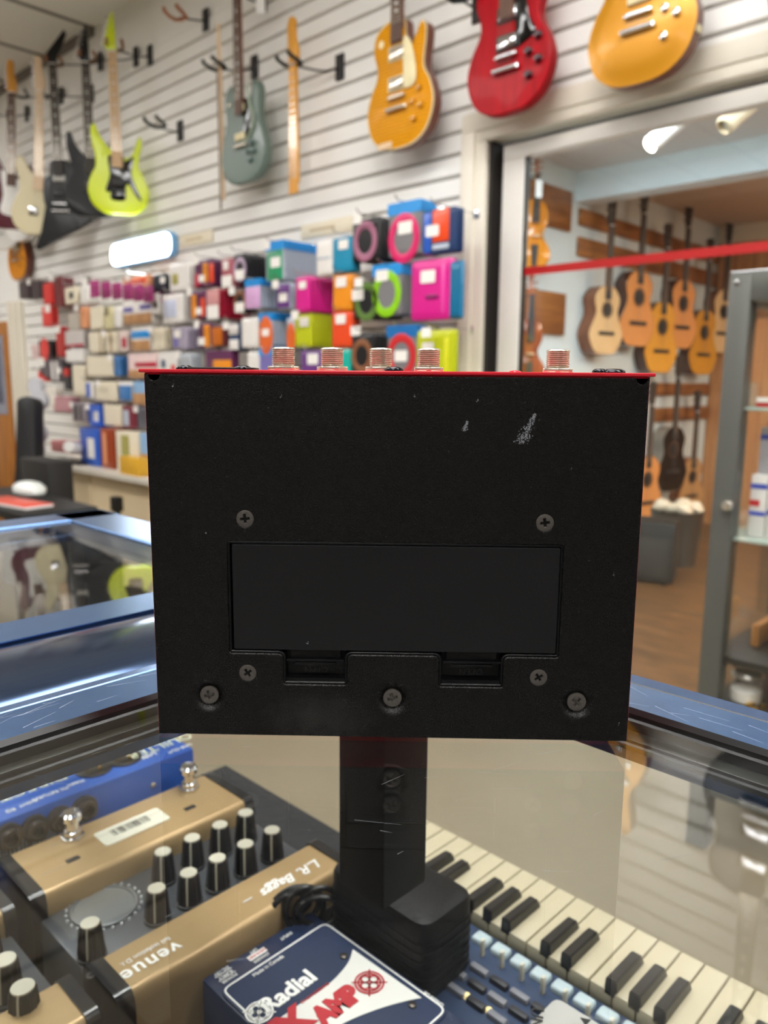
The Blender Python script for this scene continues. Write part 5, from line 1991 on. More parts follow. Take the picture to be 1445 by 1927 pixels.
def make_pack(name, label, cat, w, h, th, body, deco, group):
    g = pouch_mesh(w, h, th, body, deco.get('form'))
    o = g.obj(name, body)
    tag(o, label, cat, group)
    e = -.0008
    if 'header' in deco:
        g = G(); g.prism(rrect(-w * .5, w * .5, -h * .17, .012, .004, 2), FRONT, e - .001, th + .001, 0)
        g.obj('header_card', deco['header'], o)
    if 'ring' in deco:
        m, ro = deco['ring'][:2]
        cx, cz = deco['ring'][2:4] if len(deco['ring']) > 2 else (0, -h * .55)
        rx, rz = ro * w, ro * w * (deco['ring'][4] if len(deco['ring']) > 4 else 1.15)
        g = G()
        prof = [(1.0, .0), (1.0, -.002), (.94, -.003), (.68, -.003), (.62, -.002), (.62, 0)]
        if deco.get('solid'):
            prof = [(1.0, .0), (1.0, -.002), (.94, -.003), (.3, -.003), (.02, -.003)]
        rings = [[Vector((cx * w + rx * f * math.cos(2 * PI * k / 28), d, cz + rz * f * math.sin(2 * PI * k / 28))) for k in range(28)] for f, d in prof]
        g.loft(rings, 0, False, bool(deco.get('solid')))
        g.obj('coil_print', m, o)
    if 'block' in deco:
        for (m, x0, x1, z0, z1) in deco['block']:
            g = G(); g.box(x0 * w, x1 * w, -.0022, .0, -h * z1, -h * z0, 0, .001)
            g.obj('printed_panel', m, o)
    if 'sticker' in deco:
        sx, sz, sw = deco['sticker']
        g = G(); g.prism(rrect((sx - sw / 2) * w, (sx + sw / 2) * w, -h * sz - sw * w * .32, -h * sz + sw * w * .32, .006, 3), FRONT, -.0038, -.0030, 0)
        g.obj('price_sticker', STICK, o)
    return o


def peg(x, z, y0, lab, tagged):
    t = thing('display_peg', lab, 'display hook', (x, WALL_Y - .014, z), 0, 'wire pegs on the slat wall')
    g = G(); g.box(-.018, .018, -.006, 0, -.012, .02, 0, .002)
    g.tube([(0, -.004, .006), (0, y0 - WALL_Y - .02, .006), (0, y0 - WALL_Y - .035, .022)], .0024, 0, 6)
    g.obj('wire', M_CHROME, t)
    if tagged:
        g = G(); g.prism(rrect(-.022, .022, -.034, .0, .003, 2), FRONT, y0 - WALL_Y - .030, y0 - WALL_Y - .029, 0)
        g.obj('price_tag', STICK, t)


def C(name, hexv, r=.35, **k):
    return mat(name, hexv, r, coat=.15, **k)


BLU = C('header_blue', '1f93e0'); BK = C('pack_black', '1b1a1c'); MAG = C('pack_magenta', 'd8188c'); CYN = C('pack_cyan', '0f8db4'); ORG = C('pack_orange', 'ee9414'); RORG = C('pack_vermilion', 'ea4c1e')
LIM = C('pack_lime_yellow', 'bcc414'); WHT = C('pack_white', 'ebe7e2'); GRY = C('pack_grey', 'b6bfcd'); CRE = C('pack_cream', 'e6dcc4'); PUR = C('pack_purple', '6b3a86'); TEA = C('pack_teal', '18b0a0')
CRI = C('pack_crimson', 'b81f3e'); GRN = C('pack_green', '2d9a68'); LIL = C('pack_lilac', 'd9aad8'); PLUM = C('pack_plum', '5e2350'); DRED = C('pack_dark_red', '701a24'); RED2 = C('pack_red', 'd62a26')
NAVY2 = C('pack_navy', '213a66'); BLU2 = C('pack_royal', '2a5cc0'); BRN = C('print_brown', '8a5a3c'); RUS = C('pack_rust', '9a3f1c'); FUC = C('print_fuchsia', 'd81a66'); LMG = C('print_lime', '8fd010'); PNK = C('print_pink', 'a86a84')
PHOTO = mat('print_photo', 'b98a5c', .4, var=.6, scale=18); PHOTO2 = mat('print_photo_dark', '6e4a38', .4, var=.7, scale=22); LBL = C('print_violet', '7a72b4'); SALM = C('pack_salmon', 'e39a6c'); CLR = C('pack_clear_grey', '7d7b7e')

# (description, px left, top, right, bottom of the front pack, number, spacing toward the wall, thickness, colour of pack, decoration, pegged)
STACKS = [
    ('black cable pack with a pink ring print, topmost row', 661, 410, 714, 490, 5, .026, .022, BK, dict(ring=(PNK, .42)), 1),
    ('clear pack with a magenta cable ring and blue header', 730, 386, 791, 481, 4, .022, .016, CLR, dict(header=BLU, ring=(FUC, .47, 0, -.13 * 0 - .115), sticker=(.05, .45, .42)), 1),
    ('navy pack with a red-orange figure and blue edge beside the door casing', 797, 392, 857, 476, 3, .018, .012, NAVY2, dict(block=[(BLU2, -.49, -.25, .05, .97), (RORG, -.2, .3, .02, .75), (GRY, -.2, .3, .8, .92)], sticker=(-.2, .48, .4)), 1),
    ('dark pack with a faint green ring print', 664, 528, 716, 600, 5, .028, .022, BK, dict(ring=(C('print_olive', '5a7a34'), .42), sticker=(-.3, .35, .42)), 1),
    ('clear pack with a lime green cable ring and blue header', 701, 503, 755, 593, 5, .022, .014, CLR, dict(header=BLU, ring=(LMG, .49), sticker=(-.15, .16, .42)), 1),
    ('shiny magenta bag with a white price sticker, beside the blue tube bag', 773, 488, 847, 602, 2, .02, .016, MAG, dict(block=[(C('print_magenta_light', 'e84aa8'), .28, .36, .1, .9), (C('print_plum', '8a1460'), -.1, .2, .58, .66)], sticker=(-.05, .28, .36)), 1),
    ('slim deep blue tube bag tucked behind the magenta bag', 846, 490, 866, 600, 1, .02, .024, C('pack_deep_blue', '0a6a94'), dict(), 0),
    ('black pack with a brown ring print, just above the black box', 660, 626, 702, 705, 5, .028, .02, BK, dict(ring=(BRN, .45), sticker=(-.25, -.05, .45)), 1),
    ('clear pack with a red cable ring and blue header', 728, 618, 783, 712, 4, .022, .014, CLR, dict(header=C('header_deep_blue', '1d6fb4'), ring=(C('print_red', 'cc2a30'), .48), sticker=(.0, .55, .42)), 1),
    ('yellow-green bag with a price sticker beside the door casing', 783, 621, 850, 722, 2, .02, .016, LIM, dict(block=[(C('print_yellow', 'dada2a'), .28, .4, .15, .9)], sticker=(-.15, .32, .32)), 1),
    ('plain cyan bag with a white sticker near the beige label strip', 625, 446, 662, 512, 3, .02, .014, CYN, dict(sticker=(.1, .22, .5)), 1),
    ('white pack between the grey-edged packs and the cyan bag', 594, 452, 624, 518, 3, .02, .014, WHT, dict(block=[(GRY, -.45, .45, .48, .54)]), 0),
    ('green-fronted string pack with a blue header', 499, 459, 536, 528, 10, .021, .008, GRY, dict(header=BLU, block=[(GRN, -.4, .4, .18, .98)], sticker=(.05, .5, .5)), 1),
    ('black pack with a pale oval print, first of its dark stack', 439, 477, 464, 524, 8, .022, .010, C('pack_charcoal', '2e2d30'), dict(ring=(C('print_mauve', 'b7a0b8'), .48, 0, -.07), sticker=(0, .85, .7)), 1),
    ('lilac-fronted string pack with a blue header', 461, 530, 491, 580, 9, .020, .008, GRY, dict(header=BLU, block=[(LIL, -.48, .48, .2, 1)]), 1),
    ('purple and white string pack with a sticker', 520, 532, 547, 582, 5, .020, .008, GRY, dict(block=[(PUR, -.45, .45, .05, .95)], sticker=(0, .55, .6)), 1),
    ('magenta string bag stacked many deep, beside the orange bag', 555, 520, 583, 587, 9, .024, .014, MAG, dict(sticker=(.05, .25, .5)), 1),
    ('plain orange bag with a pale sticker', 625, 517, 661, 585, 3, .02, .016, ORG, dict(sticker=(.0, .2, .55)), 1),
    ('dark pack with a small brown ring and a sticker', 439, 544, 464, 587, 4, .022, .012, BK, dict(ring=(BRN, .45), sticker=(0, .8, .7)), 1),
    ('string pack with an orange oval and blue header', 487, 594, 514, 651, 8, .021, .008, GRY, dict(header=BLU, ring=(C('print_orange', 'e0672a'), .5, 0, -.085, 1.7), solid=1, sticker=(0, .55, .5)), 1),
    ('grey pack with an orange oval beside the yellow bag', 539, 598, 556, 648, 2, .02, .010, GRY, dict(ring=(C('print_orange', 'e0672a'), .5, 0, -.085, 2.2), solid=1), 0),
    ('bright yellow string bag stacked several deep', 553, 589, 587, 653, 7, .024, .014, LIM, dict(sticker=(.1, .27, .5)), 1),
    ('vermilion bag under the plain orange bag', 623, 587, 661, 654, 3, .02, .016, RORG, dict(sticker=(.0, .2, .5)), 1),
    ('white slim pack beside the string pack with the orange oval', 453, 598, 485, 654, 3, .024, .012, WHT, dict(), 1),
    ('white and navy pack under the dark pack with the small brown ring', 430, 609, 450, 659, 3, .022, .012, NAVY2, dict(block=[(WHT, -.45, .45, .02, .42), (WHT, -.45, .45, .6, .98)]), 1),
    ('purple bag under the bright yellow bags', 565, 660, 606, 712, 4, .022, .012, PUR, dict(sticker=(.1, .3, .5)), 1),
    ('violet-blue pack with a blue header above the first jack', 487, 660, 521, 712, 5, .02, .008, LBL, dict(header=BLU), 1),
    ('teal bag peeking between two jacks', 640, 658, 659, 712, 2, .02, .014, TEA, dict(), 0),
    ('white pack above the flange, left of the first jack', 464, 662, 487, 712, 3, .022, .012, WHT, dict(), 0),
    ('white card pack with an olive print, beside the orange ovals', 317, 496, 358, 547, 5, .020, .010, WHT, dict(block=[(C('print_olive2', 'a9a35a'), -.35, -.05, .35, .75)]), 1),
    ('plum pack with two orange ovals, topmost row', 365, 488, 403, 539, 4, .020, .010, PLUM, dict(block=[(ORG, -.05, .2, .15, .85), (RORG, .28, .5, .2, .9), (CRI, -.5, -.2, .5, .98)], sticker=(-.1, .7, .3)), 1),
    ('red and white pack with a round white tag', 415, 486, 440, 540, 4, .020, .010, C('pack_dusty_red', 'b0606a'), dict(sticker=(0, .8, .8), block=[(WHT, -.3, .1, .1, .4)]), 1),
    ('white pouch with grey edge, stacked under the olive card pack', 304, 553, 345, 608, 5, .022, .012, WHT, dict(block=[(C('print_pale_blue', 'c9d0e6'), -.4, .2, .2, .8)]), 1),
    ('plum and orange pack above a black strip', 355, 546, 388, 599, 4, .020, .010, PLUM, dict(block=[(ORG, -.35, -.05, .15, .98), (RORG, .2, .45, .3, .95)], sticker=(.1, .75, .35)), 1),
    ('red and white pack in front of a crimson stack', 388, 544, 414, 598, 9, .021, .010, CRI, dict(block=[(C('print_rose', 'd89a9a'), -.48, .48, .02, .55)], sticker=(0, .8, .9)), 1),
    ('grey pack with a violet print, stacked eight deep', 322, 616, 354, 657, 8, .022, .010, C('pack_mauve_grey', 'a9a0b4'), dict(block=[(LBL, -.4, -.1, .3, .9)], sticker=(-.1, .3, .4)), 1),
    ('plum pack with one orange stripe', 372, 607, 398, 654, 3, .022, .010, PLUM, dict(block=[(ORG, -.05, .4, .1, .98)], sticker=(-.2, .75, .5)), 1),
    ('dark brown and orange pack beside the white sticker pack', 398, 610, 427, 652, 3, .022, .010, C('pack_brown', '5a1c20'), dict(block=[(C('print_amber', 'c86a10'), -.48, .2, .15, .95)]), 0),
    ('plum and orange box resting above the black box corner', 386, 659, 437, 712, 2, .024, .02, PLUM, dict(form='tray', block=[(ORG, -.2, .48, .35, .98)]), 1),
    ('photo-fronted box with an orange banner', 230, 519, 281, 559, 3, .03, .024, SALM, dict(form='tray', block=[(RORG, -.3, .4, .15, .4), (PHOTO, -.5, .5, .5, 1)]), 1),
    ('photo-fronted box with a violet banner', 231, 562, 286, 610, 3, .03, .024, WHT, dict(form='tray', block=[(LBL, -.5, -.15, .3, .5), (LBL, .1, .5, .25, .45), (PHOTO, -.5, .5, .58, 1)]), 1),
    ('photo-fronted box with a light blue banner', 246, 616, 283, 660, 3, .03, .024, WHT, dict(form='tray', block=[(BLU, -.5, .5, .15, .45), (PHOTO, -.5, .5, .55, 1)]), 1),
    ('cream pack beside the light blue banner box', 285, 616, 310, 660, 4, .024, .012, CRE, dict(), 1),
    ('photo-fronted box with a crimson banner beside the black box edge', 240, 665, 296, 712, 2, .03, .024, C('pack_rose_white', 'e9cfcc'), dict(form='tray', block=[(CRI, -.25, .5, .35, .55), (PHOTO, -.5, .5, .65, 1)]), 1),
    ('white blister pack with small red print, above the flange corner', 296, 662, 334, 712, 3, .024, .012, WHT, dict(block=[(RED2, .2, .4, .5, .7), (NAVY2, -.3, -.1, .3, .6)]), 1),
    ('pale grey pack above the socket plate', 335, 664, 362, 712, 3, .024, .012, C('pack_pale_grey', 'bcc2ca'), dict(), 1),
    ('dark navy pack near the glowing sign', 286, 515, 313, 548, 3, .03, .014, C('pack_midnight', '1a2430'), dict(sticker=(.3, .4, .35)), 1),
    ('small white packs below the dark navy pack', 284, 552, 300, 592, 3, .03, .012, WHT, dict(block=[(BK, -.2, .3, .4, .7)]), 1),
    ('magenta-purple string pack stacked eight deep, near the glowing sign', 167, 527, 184, 560, 9, .058, .016, C('pack_mulberry', 'a83278'), dict(), 1),
    ('white pack at the start of the topmost row', 120, 540, 146, 572, 3, .03, .012, CRE, dict(block=[(BK, -.1, .2, .3, .7)]), 1),
    ('second white pack of the topmost row', 149, 538, 168, 572, 3, .03, .012, WHT, dict(), 0),
    ('salmon-edged cream pack', 149, 577, 166, 618, 3, .03, .014, SALM, dict(), 1),
    ('cream pack between the salmon pack and a yellowish one', 167, 577, 193, 620, 4, .03, .014, CRE, dict(), 1),
    ('yellowish cream pack', 194, 577, 212, 620, 3, .03, .014, C('pack_straw', 'd8cfa0'), dict(block=[(C('print_taupe', '8a7f60'), -.4, .1, .0, .4)]), 1),
    ('pale pack beside the violet banner box', 213, 576, 229, 618, 3, .03, .014, WHT, dict(), 0),
    ('grey-white pack low in the red rack corner', 126, 590, 149, 622, 3, .03, .014, C('pack_ash', 'b8b0a4'), dict(), 0),
    ('cream pack with a brown seam, third row', 165, 625, 194, 664, 4, .03, .014, CRE, dict(block=[(C('print_tan', 'b49a74'), .3, .4, 0, 1)]), 1),
    ('cream pack with a tan stripe, third row', 196, 624, 221, 664, 3, .03, .014, CRE, dict(block=[(C('print_tan', 'b49a74'), -.1, .1, 0, 1)]), 1),
    ('cream pack with a red mark, third row', 222, 622, 240, 662, 3, .03, .014, C('pack_shell', 'e8d4cc'), dict(block=[(CRI, -.1, .4, .35, .8)]), 1),
    ('wide cream pack, fourth row', 160, 670, 212, 709, 4, .03, .014, CRE, dict(), 1),
    ('blue and cream pack, fourth row', 213, 670, 228, 708, 3, .03, .014, C('pack_steel_blue', '3a78b8'), dict(), 1),
    ('tall cream pack beside the red labels', 134, 688, 160, 745, 3, .03, .014, CRE, dict(), 1),
    ('blue striped white pack, fifth row', 160, 718, 176, 751, 3, .03, .014, WHT, dict(block=[(BLU2, -.4, .1, .1, .9)]), 1),
    ('wide cream pack, fifth row', 177, 718, 219, 755, 4, .03, .014, CRE, dict(), 1),
    ('blue and white pack, fifth row', 221, 718, 248, 755, 3, .03, .014, WHT, dict(block=[(C('pack_steel_blue', '3a78b8'), -.4, .5, .2, .95)]), 1),
    ('photo pack in blue and orange next to the black box edge', 249, 718, 276, 762, 3, .03, .014, C('pack_sky', '8ab4dc'), dict(block=[(PHOTO, -.5, .5, .5, 1)]), 1),
    ('royal blue box-shaped pack, sixth row', 166, 762, 191, 803, 3, .03, .024, BLU2, dict(form='tray', block=[(WHT, -.1, .3, .3, .75)]), 1),
    ('cream pack, sixth row', 193, 762, 228, 802, 4, .03, .014, CRE, dict(), 1),
    ('maroon and grey pack, sixth row', 229, 764, 256, 806, 3, .03, .014, C('pack_maroon', '7d2a3c'), dict(block=[(GRY, -.4, .0, .2, .9)]), 1),
    ('dark grey pack, sixth row, beside the black box edge', 257, 766, 282, 808, 3, .03, .014, C('pack_slate', '5f5f68'), dict(), 1),
    ('red strap hung high in the red rack', 79, 532, 99, 574, 2, .03, .02, RED2, dict(), 1),
    ('second red strap, lower in the red rack', 77, 575, 98, 615, 2, .03, .02, C('pack_scarlet', 'e03a36'), dict(sticker=(.2, .15, .5)), 1),
    ('tall dark red pack beside the white packs', 101, 520, 119, 578, 3, .03, .02, DRED, dict(), 1),
    ('tall bright red pack low in the red rack', 103, 614, 121, 672, 2, .03, .02, C('pack_blood', 'b41c1c'), dict(sticker=(-.1, .1, .6)), 1),
    ('black accessory pack with a pale top, in the red rack', 33, 528, 56, 562, 4, .03, .02, C('pack_dark_plum', '3a2a30'), dict(), 1),
    ('second black accessory pack in the red rack', 57, 528, 78, 562, 4, .03, .02, C('pack_dark_plum', '3a2a30'), dict(), 1),
    ('grey metal clip pack below the bright red pack', 72, 674, 96, 712, 4, .03, .016, C('pack_gunmetal', '5a5258'), dict(sticker=(-.2, .2, .5)), 1),
    ('small black pack with a red disc', 70, 640, 98, 672, 3, .03, .016, BK, dict(ring=(C('pack_scarlet', 'e03a36'), .3), solid=1), 1),
    ('white pack with pink marks by the white upright', 58, 648, 76, 676, 3, .03, .016, C('pack_blush', 'e6c8c6'), dict(), 1),
    ('white boxy pack over a crimson edge', 120, 622, 158, 652, 3, .03, .014, C('pack_silver', 'c9c1bd'), dict(block=[(CRI, -.5, .5, .85, 1)]), 1),
    ('pale stacked pack under the crimson edge', 122, 658, 158, 682, 3, .03, .014, WHT, dict(), 1),
    ('dark clip pack with a red knob', 118, 694, 133, 734, 3, .03, .016, C('pack_ink', '23232b'), dict(block=[(RED2, -.4, .4, 0, .35)]), 1),
    ('grey clip pack with bright bars', 93, 676, 117, 720, 3, .03, .016, C('pack_gunmetal', '5a5258'), dict(block=[(WHT, -.4, -.2, .1, .9), (WHT, .0, .2, .1, .9)]), 1),
    ('small red reel on the white upright', 70, 698, 86, 718, 2, .03, .016, C('pack_scarlet', 'e03a36'), dict(), 1),
    ('silver multi-tool pack low on the pegs', 134, 758, 162, 794, 4, .03, .016, C('pack_pewter', '9a9096'), dict(block=[(BK, -.3, -.1, .1, .9), (BK, .1, .25, .1, .9)]), 1),
    ('pink-topped pack beside the white roll', 98, 746, 132, 776, 3, .03, .016, C('pack_rosy', 'c08a90'), dict(), 1),
    ('white paper bag hanging low by the white upright', 82, 728, 106, 766, 2, .03, .024, C('pack_paper', 'ece6da'), dict(), 1),
]


def build_packs():
    for k, (desc, x0, y0, x1, y1, n, sp, th, m, deco, pegged) in enumerate(STACKS):
        yf = PACKY
        yf = max(yf, 1.98) if n * sp < .2 else WALL_Y - .02 - n * sp
        yf = min(yf, WALL_Y - .03 - (n - 1) * sp - th)
        A, B = at_y(x0, y0, yf), at_y(x1, y1, yf)
        A2 = at_y(x1, y0, yf)
        w = B.x - A.x
        zt = at_y((x0 + x1) / 2, y0, yf).z
        h = zt - at_y((x0 + x1) / 2, y1, yf).z
        cx = (A.x + B.x) / 2
        noun = 'box' if deco.get('form') == 'tray' else 'pack'
        grp = 'stack %s' % desc.split(',')[0]
        front = make_pack('hanging_' + noun, ' '.join((desc + ', front of its peg' if n > 1 else desc).split()[:16]), noun, w, h, th, m, {q: v for q, v in deco.items()}, grp)
        front.location = (cx, yf, zt)
        if n > 1:
            short = ' '.join(desc.split(',')[0].split()[:9])
            d2 = {q: v for q, v in deco.items() if q in ('header', 'form')}
            proto = None
            for i in range(1, n):
                lab = 'one of those hung behind the ' + short
                if proto is None:
                    proto = make_pack('hanging_' + noun, lab, noun, w, h, th, m, d2, grp)
                    b = proto
                else:
                    b = dup(proto)
                b.location = (cx, yf + i * sp, zt)
        if pegged:
            words = desc.split(',')[0]
            peg(cx, zt + .006, yf, ' '.join(('wire peg carrying the ' + words).split()[:16]), k % 3 == 0)


build_packs()


def build_low_goods():
    """boxes standing on the long shelf, and the goods in the left corner"""
    def boxy(px0, py0, px1, py1, y, depth, m, label, cat='box', name='goods_box', deco=(), bev=.003, z0=None):
        A, B = at_y(px0, py0, y), at_y(px1, py1, y)
        zb = B.z if z0 is None else z0
        t = thing(name, label, cat, ((A.x + B.x) / 2, y, zb))
        w, h = B.x - A.x, A.z - zb
        g = G(); g.box(-w / 2, w / 2, 0, depth, 0, h, 0, bev)
        g.obj('carton', m, t)
        for (mm_, a, b, c, d) in deco:
            g = G(); g.box(a * w, b * w, -.0015, 0, c * h, d * h, 0, 0)
            g.obj('printed_panel', mm_, t)
        return t
    zs = -.31
    boxy(149, 805, 187, 850, 2.12, .14, BLU2, 'big royal blue box standing on the long grey shelf', deco=[(WHT, -.1, .25, .2, .75)], z0=zs + 0)
    boxy(188, 806, 213, 852, 2.12, .14, RUS, 'rust-brown box standing beside the royal blue one', deco=[(SALM, -.3, -.05, .1, .9)], z0=zs)
    boxy(217, 810, 261, 858, 2.12, .14, CRE, 'cream box with an olive and pink picture on the long shelf', deco=[(C('print_olive2', 'a9a35a'), -.25, .1, .4, .9), (C('print_rose', 'd89a9a'), -.1, .3, .05, .4)], z0=zs)
    boxy(263, 814, 282, 862, 2.12, .14, C('pack_sky', '8ab4dc'), 'light blue box half hidden by the black box edge', deco=[(PHOTO, -.5, .5, 0, .5)], z0=zs)
    boxy(224, 858, 262, 896, 2.045, .07, C('pack_mustard', 'dca82c'), 'mustard yellow box at the front edge of the long shelf', z0=zs)
    boxy(94, 828, 141, 862, 2.08, .12, mat('pink_net', 'c77f80', .6, var=.3, scale=90), 'pink netted bundle on the left end of the long shelf', 'bundle', 'netted_bundle', z0=zs + .055, bev=.012)
    boxy(92, 862, 149, 878, 2.07, .14, BK, 'flat black box under the pink netted bundle', z0=zs)
    p = at_y(137, 842, 2.05)
    t = thing('paper_roll', 'white paper roll leaning on the pink netted bundle', 'roll', (p.x, 2.05, p.z))
    g = G(); g.lathe([(.012, -.045), (.034, -.045), (.036, -.03), (.036, .03), (.034, .045), (.012, .045)], (0, 0, 0), (.5, -.8, .2), 0, 20)
    g.obj('roll', M_PAPER, t)
    # white knobs and reels on a stand in the corner
    p = at_y(78, 830, 1.98)
    t = thing('tape_reel', 'bundle of pale reels on a thin white stand in the corner', 'reels', (p.x, 1.98, FLOOR_Z))
    g = G(); g.tube([(0, 0, 0), (0, 0, p.z - FLOOR_Z + .25)], .014, 0, 10); g.lathe([(.12, 0), (.12, .015), (.02, .03)], (0, 0, 0), (0, 0, 1), 0, 20)
    g.obj('stand', M_WHITE, t)
    for k, (dx, dz, r) in enumerate(((-.08, .02, .05), (.02, .05, .055), (-.02, -.05, .045), (.06, .25, .06), (.03, .33, .05))):
        g = G(); g.lathe([(r * .3, -.02), (r, -.02), (r, .02), (r * .3, .02)], (dx, -.02, p.z - FLOOR_Z + dz), (.4, -.9, 0), 0, 18)
        g.obj('reel', C('reel_pale', 'cfd0d6'), t)
    p2 = at_y(52, 838, 1.96)
    g = G(); g.lathe([(.02, -.02), (.05, -.02), (.05, .02), (.02, .02)], (p2.x - p.x, -.02, p2.z - FLOOR_Z), (.6, -.8, 0), 0, 18)
    g.obj('brass_reel', mat('brass', 'c99a2c', .3, .6), t)
    # black gig bag leaning on the orange door, black case and amplifier in the corner
    p = at_y(45, 905, 1.9)
    p = at_y(42, 905, 1.74)
    t = thing('gig_bag', 'tall black guitar gig bag standing in front of the orange door', 'gig bag', (p.x, 1.74, FLOOR_Z), math.radians(40))
    top = at_y(33, 750, 1.74).z - FLOOR_Z
    o = spline([(x_ * .68, z_) for x_, z_ in [(-.17, 0), (-.20, .12), (-.17, .35), (-.15, .48), (-.10, .58), (-.085, top - .12), (-.07, top), (.07, top), (.085, top - .12), (.10, .58), (.15, .48), (.17, .35), (.20, .12), (.17, 0)]], 4)
    g = G(); g.prism(o, FRONT, -.06, .06, 0, .02)
    BAG = mat('gig_nylon', '17181a', .55, bump=.3, bscale=300)
    g.obj('bag', BAG, t, rot=(math.radians(-8), 0, 0))
    g = G(); g.prism(rrect(-.11, .11, .12, .40, .03), FRONT, -.078, -.055, 0, .008)
    g.obj('pocket', BAG, t, rot=(math.radians(-8), 0, 0))
    g = G(); g.tube(open_spline([(-.03, -.075, .62), (0, -.10, .60), (.03, -.075, .62)], 5), .008, 0, 8)
    g.obj('carry_handle', M_RUBBER, t, rot=(math.radians(-8), 0, 0))
    A, B = at_y(35, 860, 1.46), at_y(92, 925, 1.46)
    t = thing('amplifier', 'black amplifier cabinet in front of the gig bag', 'amplifier', ((A.x + B.x) / 2, 1.46, FLOOR_Z))
    w = B.x - A.x
    g = G(); g.box(-w / 2, w / 2, 0, .12, 0.015, A.z - FLOOR_Z, 0, .012)
    g.obj('cabinet', mat('amp_vinyl', '191715', .6, bump=.3), t)
    g = G(); g.box(-w * .40, w * .40, -.006, 0, .08, (A.z - FLOOR_Z) * .72, 0, .004)
    g.obj('grille_cloth', mat('amp_cloth', '2b2723', .8, bump=.5), t)
    for sx in (-.4, .4):
        for yy in (.03, .09):
            g = G(); g.lathe([(.02, 0), (.018, .017)], (sx * w, yy, 0), (0, 0, 1), 0, 12)
            g.obj('foot', M_RUBBER, t)
    # things lying on a low stool nearer to us: white bag, red book, black tray
    p = at_y(55, 958, 1.35)
    zt = at_y(40, 952, 1.2).z
    x0, x1 = at_y(-60, 955, 1.2).x, at_y(84, 960, 1.2).x
    t = thing('low_table', 'low black table holding the pale bag and red folder', 'table', ((x0 + x1) / 2, 1.26, FLOOR_Z))
    g = G(); g.box(-(x1 - x0) / 2, (x1 - x0) / 2, -.15, .15, zt - FLOOR_Z - .035, zt - FLOOR_Z, 0, .004)
    g.obj('table_top', M_BLACK, t)
    for sx in (-1, 1):
        for yy in (-.12, .12):
            g = G(); g.tube([(sx * (x1 - x0) * .45, yy, 0), (sx * (x1 - x0) * .45, yy, zt - FLOOR_Z - .03)], .016, 0, 10)
            g.obj('leg', M_BLACK, t)
    p = at_y(30, 943, 1.2)
    f = thing('folder', 'red folder lying flat on the low black table', 'folder', (p.x, 1.2, zt), .15)
    g = G(); g.box(-.17, .17, -.06, .06, 0, .014, 0, .004)
    g.obj('cover', C('folder_red', 'd24a3a'), f)
    g = G(); g.box(-.166, .171, -.0605, .055, .002, .011, 0, 0)
    g.obj('sheets', M_PAPER, f)
    p = at_y(58, 930, 1.34)
    f = thing('plastic_bag', 'pale plastic bag lying behind the red folder', 'bag', (p.x, 1.335, zt))
    rng = random.Random(6)
    rings = []
    for z, r in ((0, .8), (.02, 1.0), (.04, .95), (.055, .7), (.062, .3)):
        rings.append([Vector((.11 * r * math.cos(2 * PI * k / 20) * (1 + rng.uniform(-.06, .06)), .06 * r * math.sin(2 * PI * k / 20) * (1 + rng.uniform(-.06, .06)), z)) for k in range(20)])
    g = G(); g.loft(rings, 0)
    g.obj('bag', mat('plastic_pale', 'dfe3de', .35, var=.1, scale=20), f, smooth=60)
    p = at_z(222, 958, FLOOR_Z)
    p = at_y(220, 955, 1.98)
    t = thing('pedal_stand', 'small black foot stand by the beige panel', 'stand', (p.x, 1.98, FLOOR_Z))
    hh = at_y(220, 945, 1.98).z - FLOOR_Z
    g = G(); g.tube([(0, 0, .02), (0, 0, hh)], .018, 0, 10); g.lathe([(.14, 0), (.14, .02), (.03, .035)], (0, 0, 0), (0, 0, 1), 0, 24)
    g.obj('column', M_BLACK, t)
    g = G(); g.box(-.03, .03, -.025, .025, hh - .05, hh + .03, 0, .008)
    g.obj('clamp', M_BLACK, t)
    # pale label strips on the slats
    for (a, b, c, d, lab) in ((567, 412, 662, 445, 'beige printed label strip on the slats above the cyan bag'), (338, 436, 400, 462, 'beige label strip beside the glowing sign')):
        A, B = at_y(a, (c + d) / 2 if False else d, WALL_Y - .02), at_y(c, b, WALL_Y - .02)
        zc = (at_y(a, d, WALL_Y - .02).z + at_y(c, b, WALL_Y - .02).z) / 2
        g = G(); g.box(A.x, B.x, WALL_Y - .022, WALL_Y - .0155, zc - .030, zc + .030, 0, .002)
        o = g.obj('label_strip', mat('label_beige', 'e9dfc6', .5, var=.02))
        tag(o, lab, 'label')
        g = G()
        g.box(A.x + .06, A.x + .06 + (B.x - A.x) * .5, WALL_Y - .0235, WALL_Y - .022, zc - .006, zc + .006)
        g.obj('print_line', mat('print_pale_brown', 'c9b48e', .5), o)


build_low_goods()


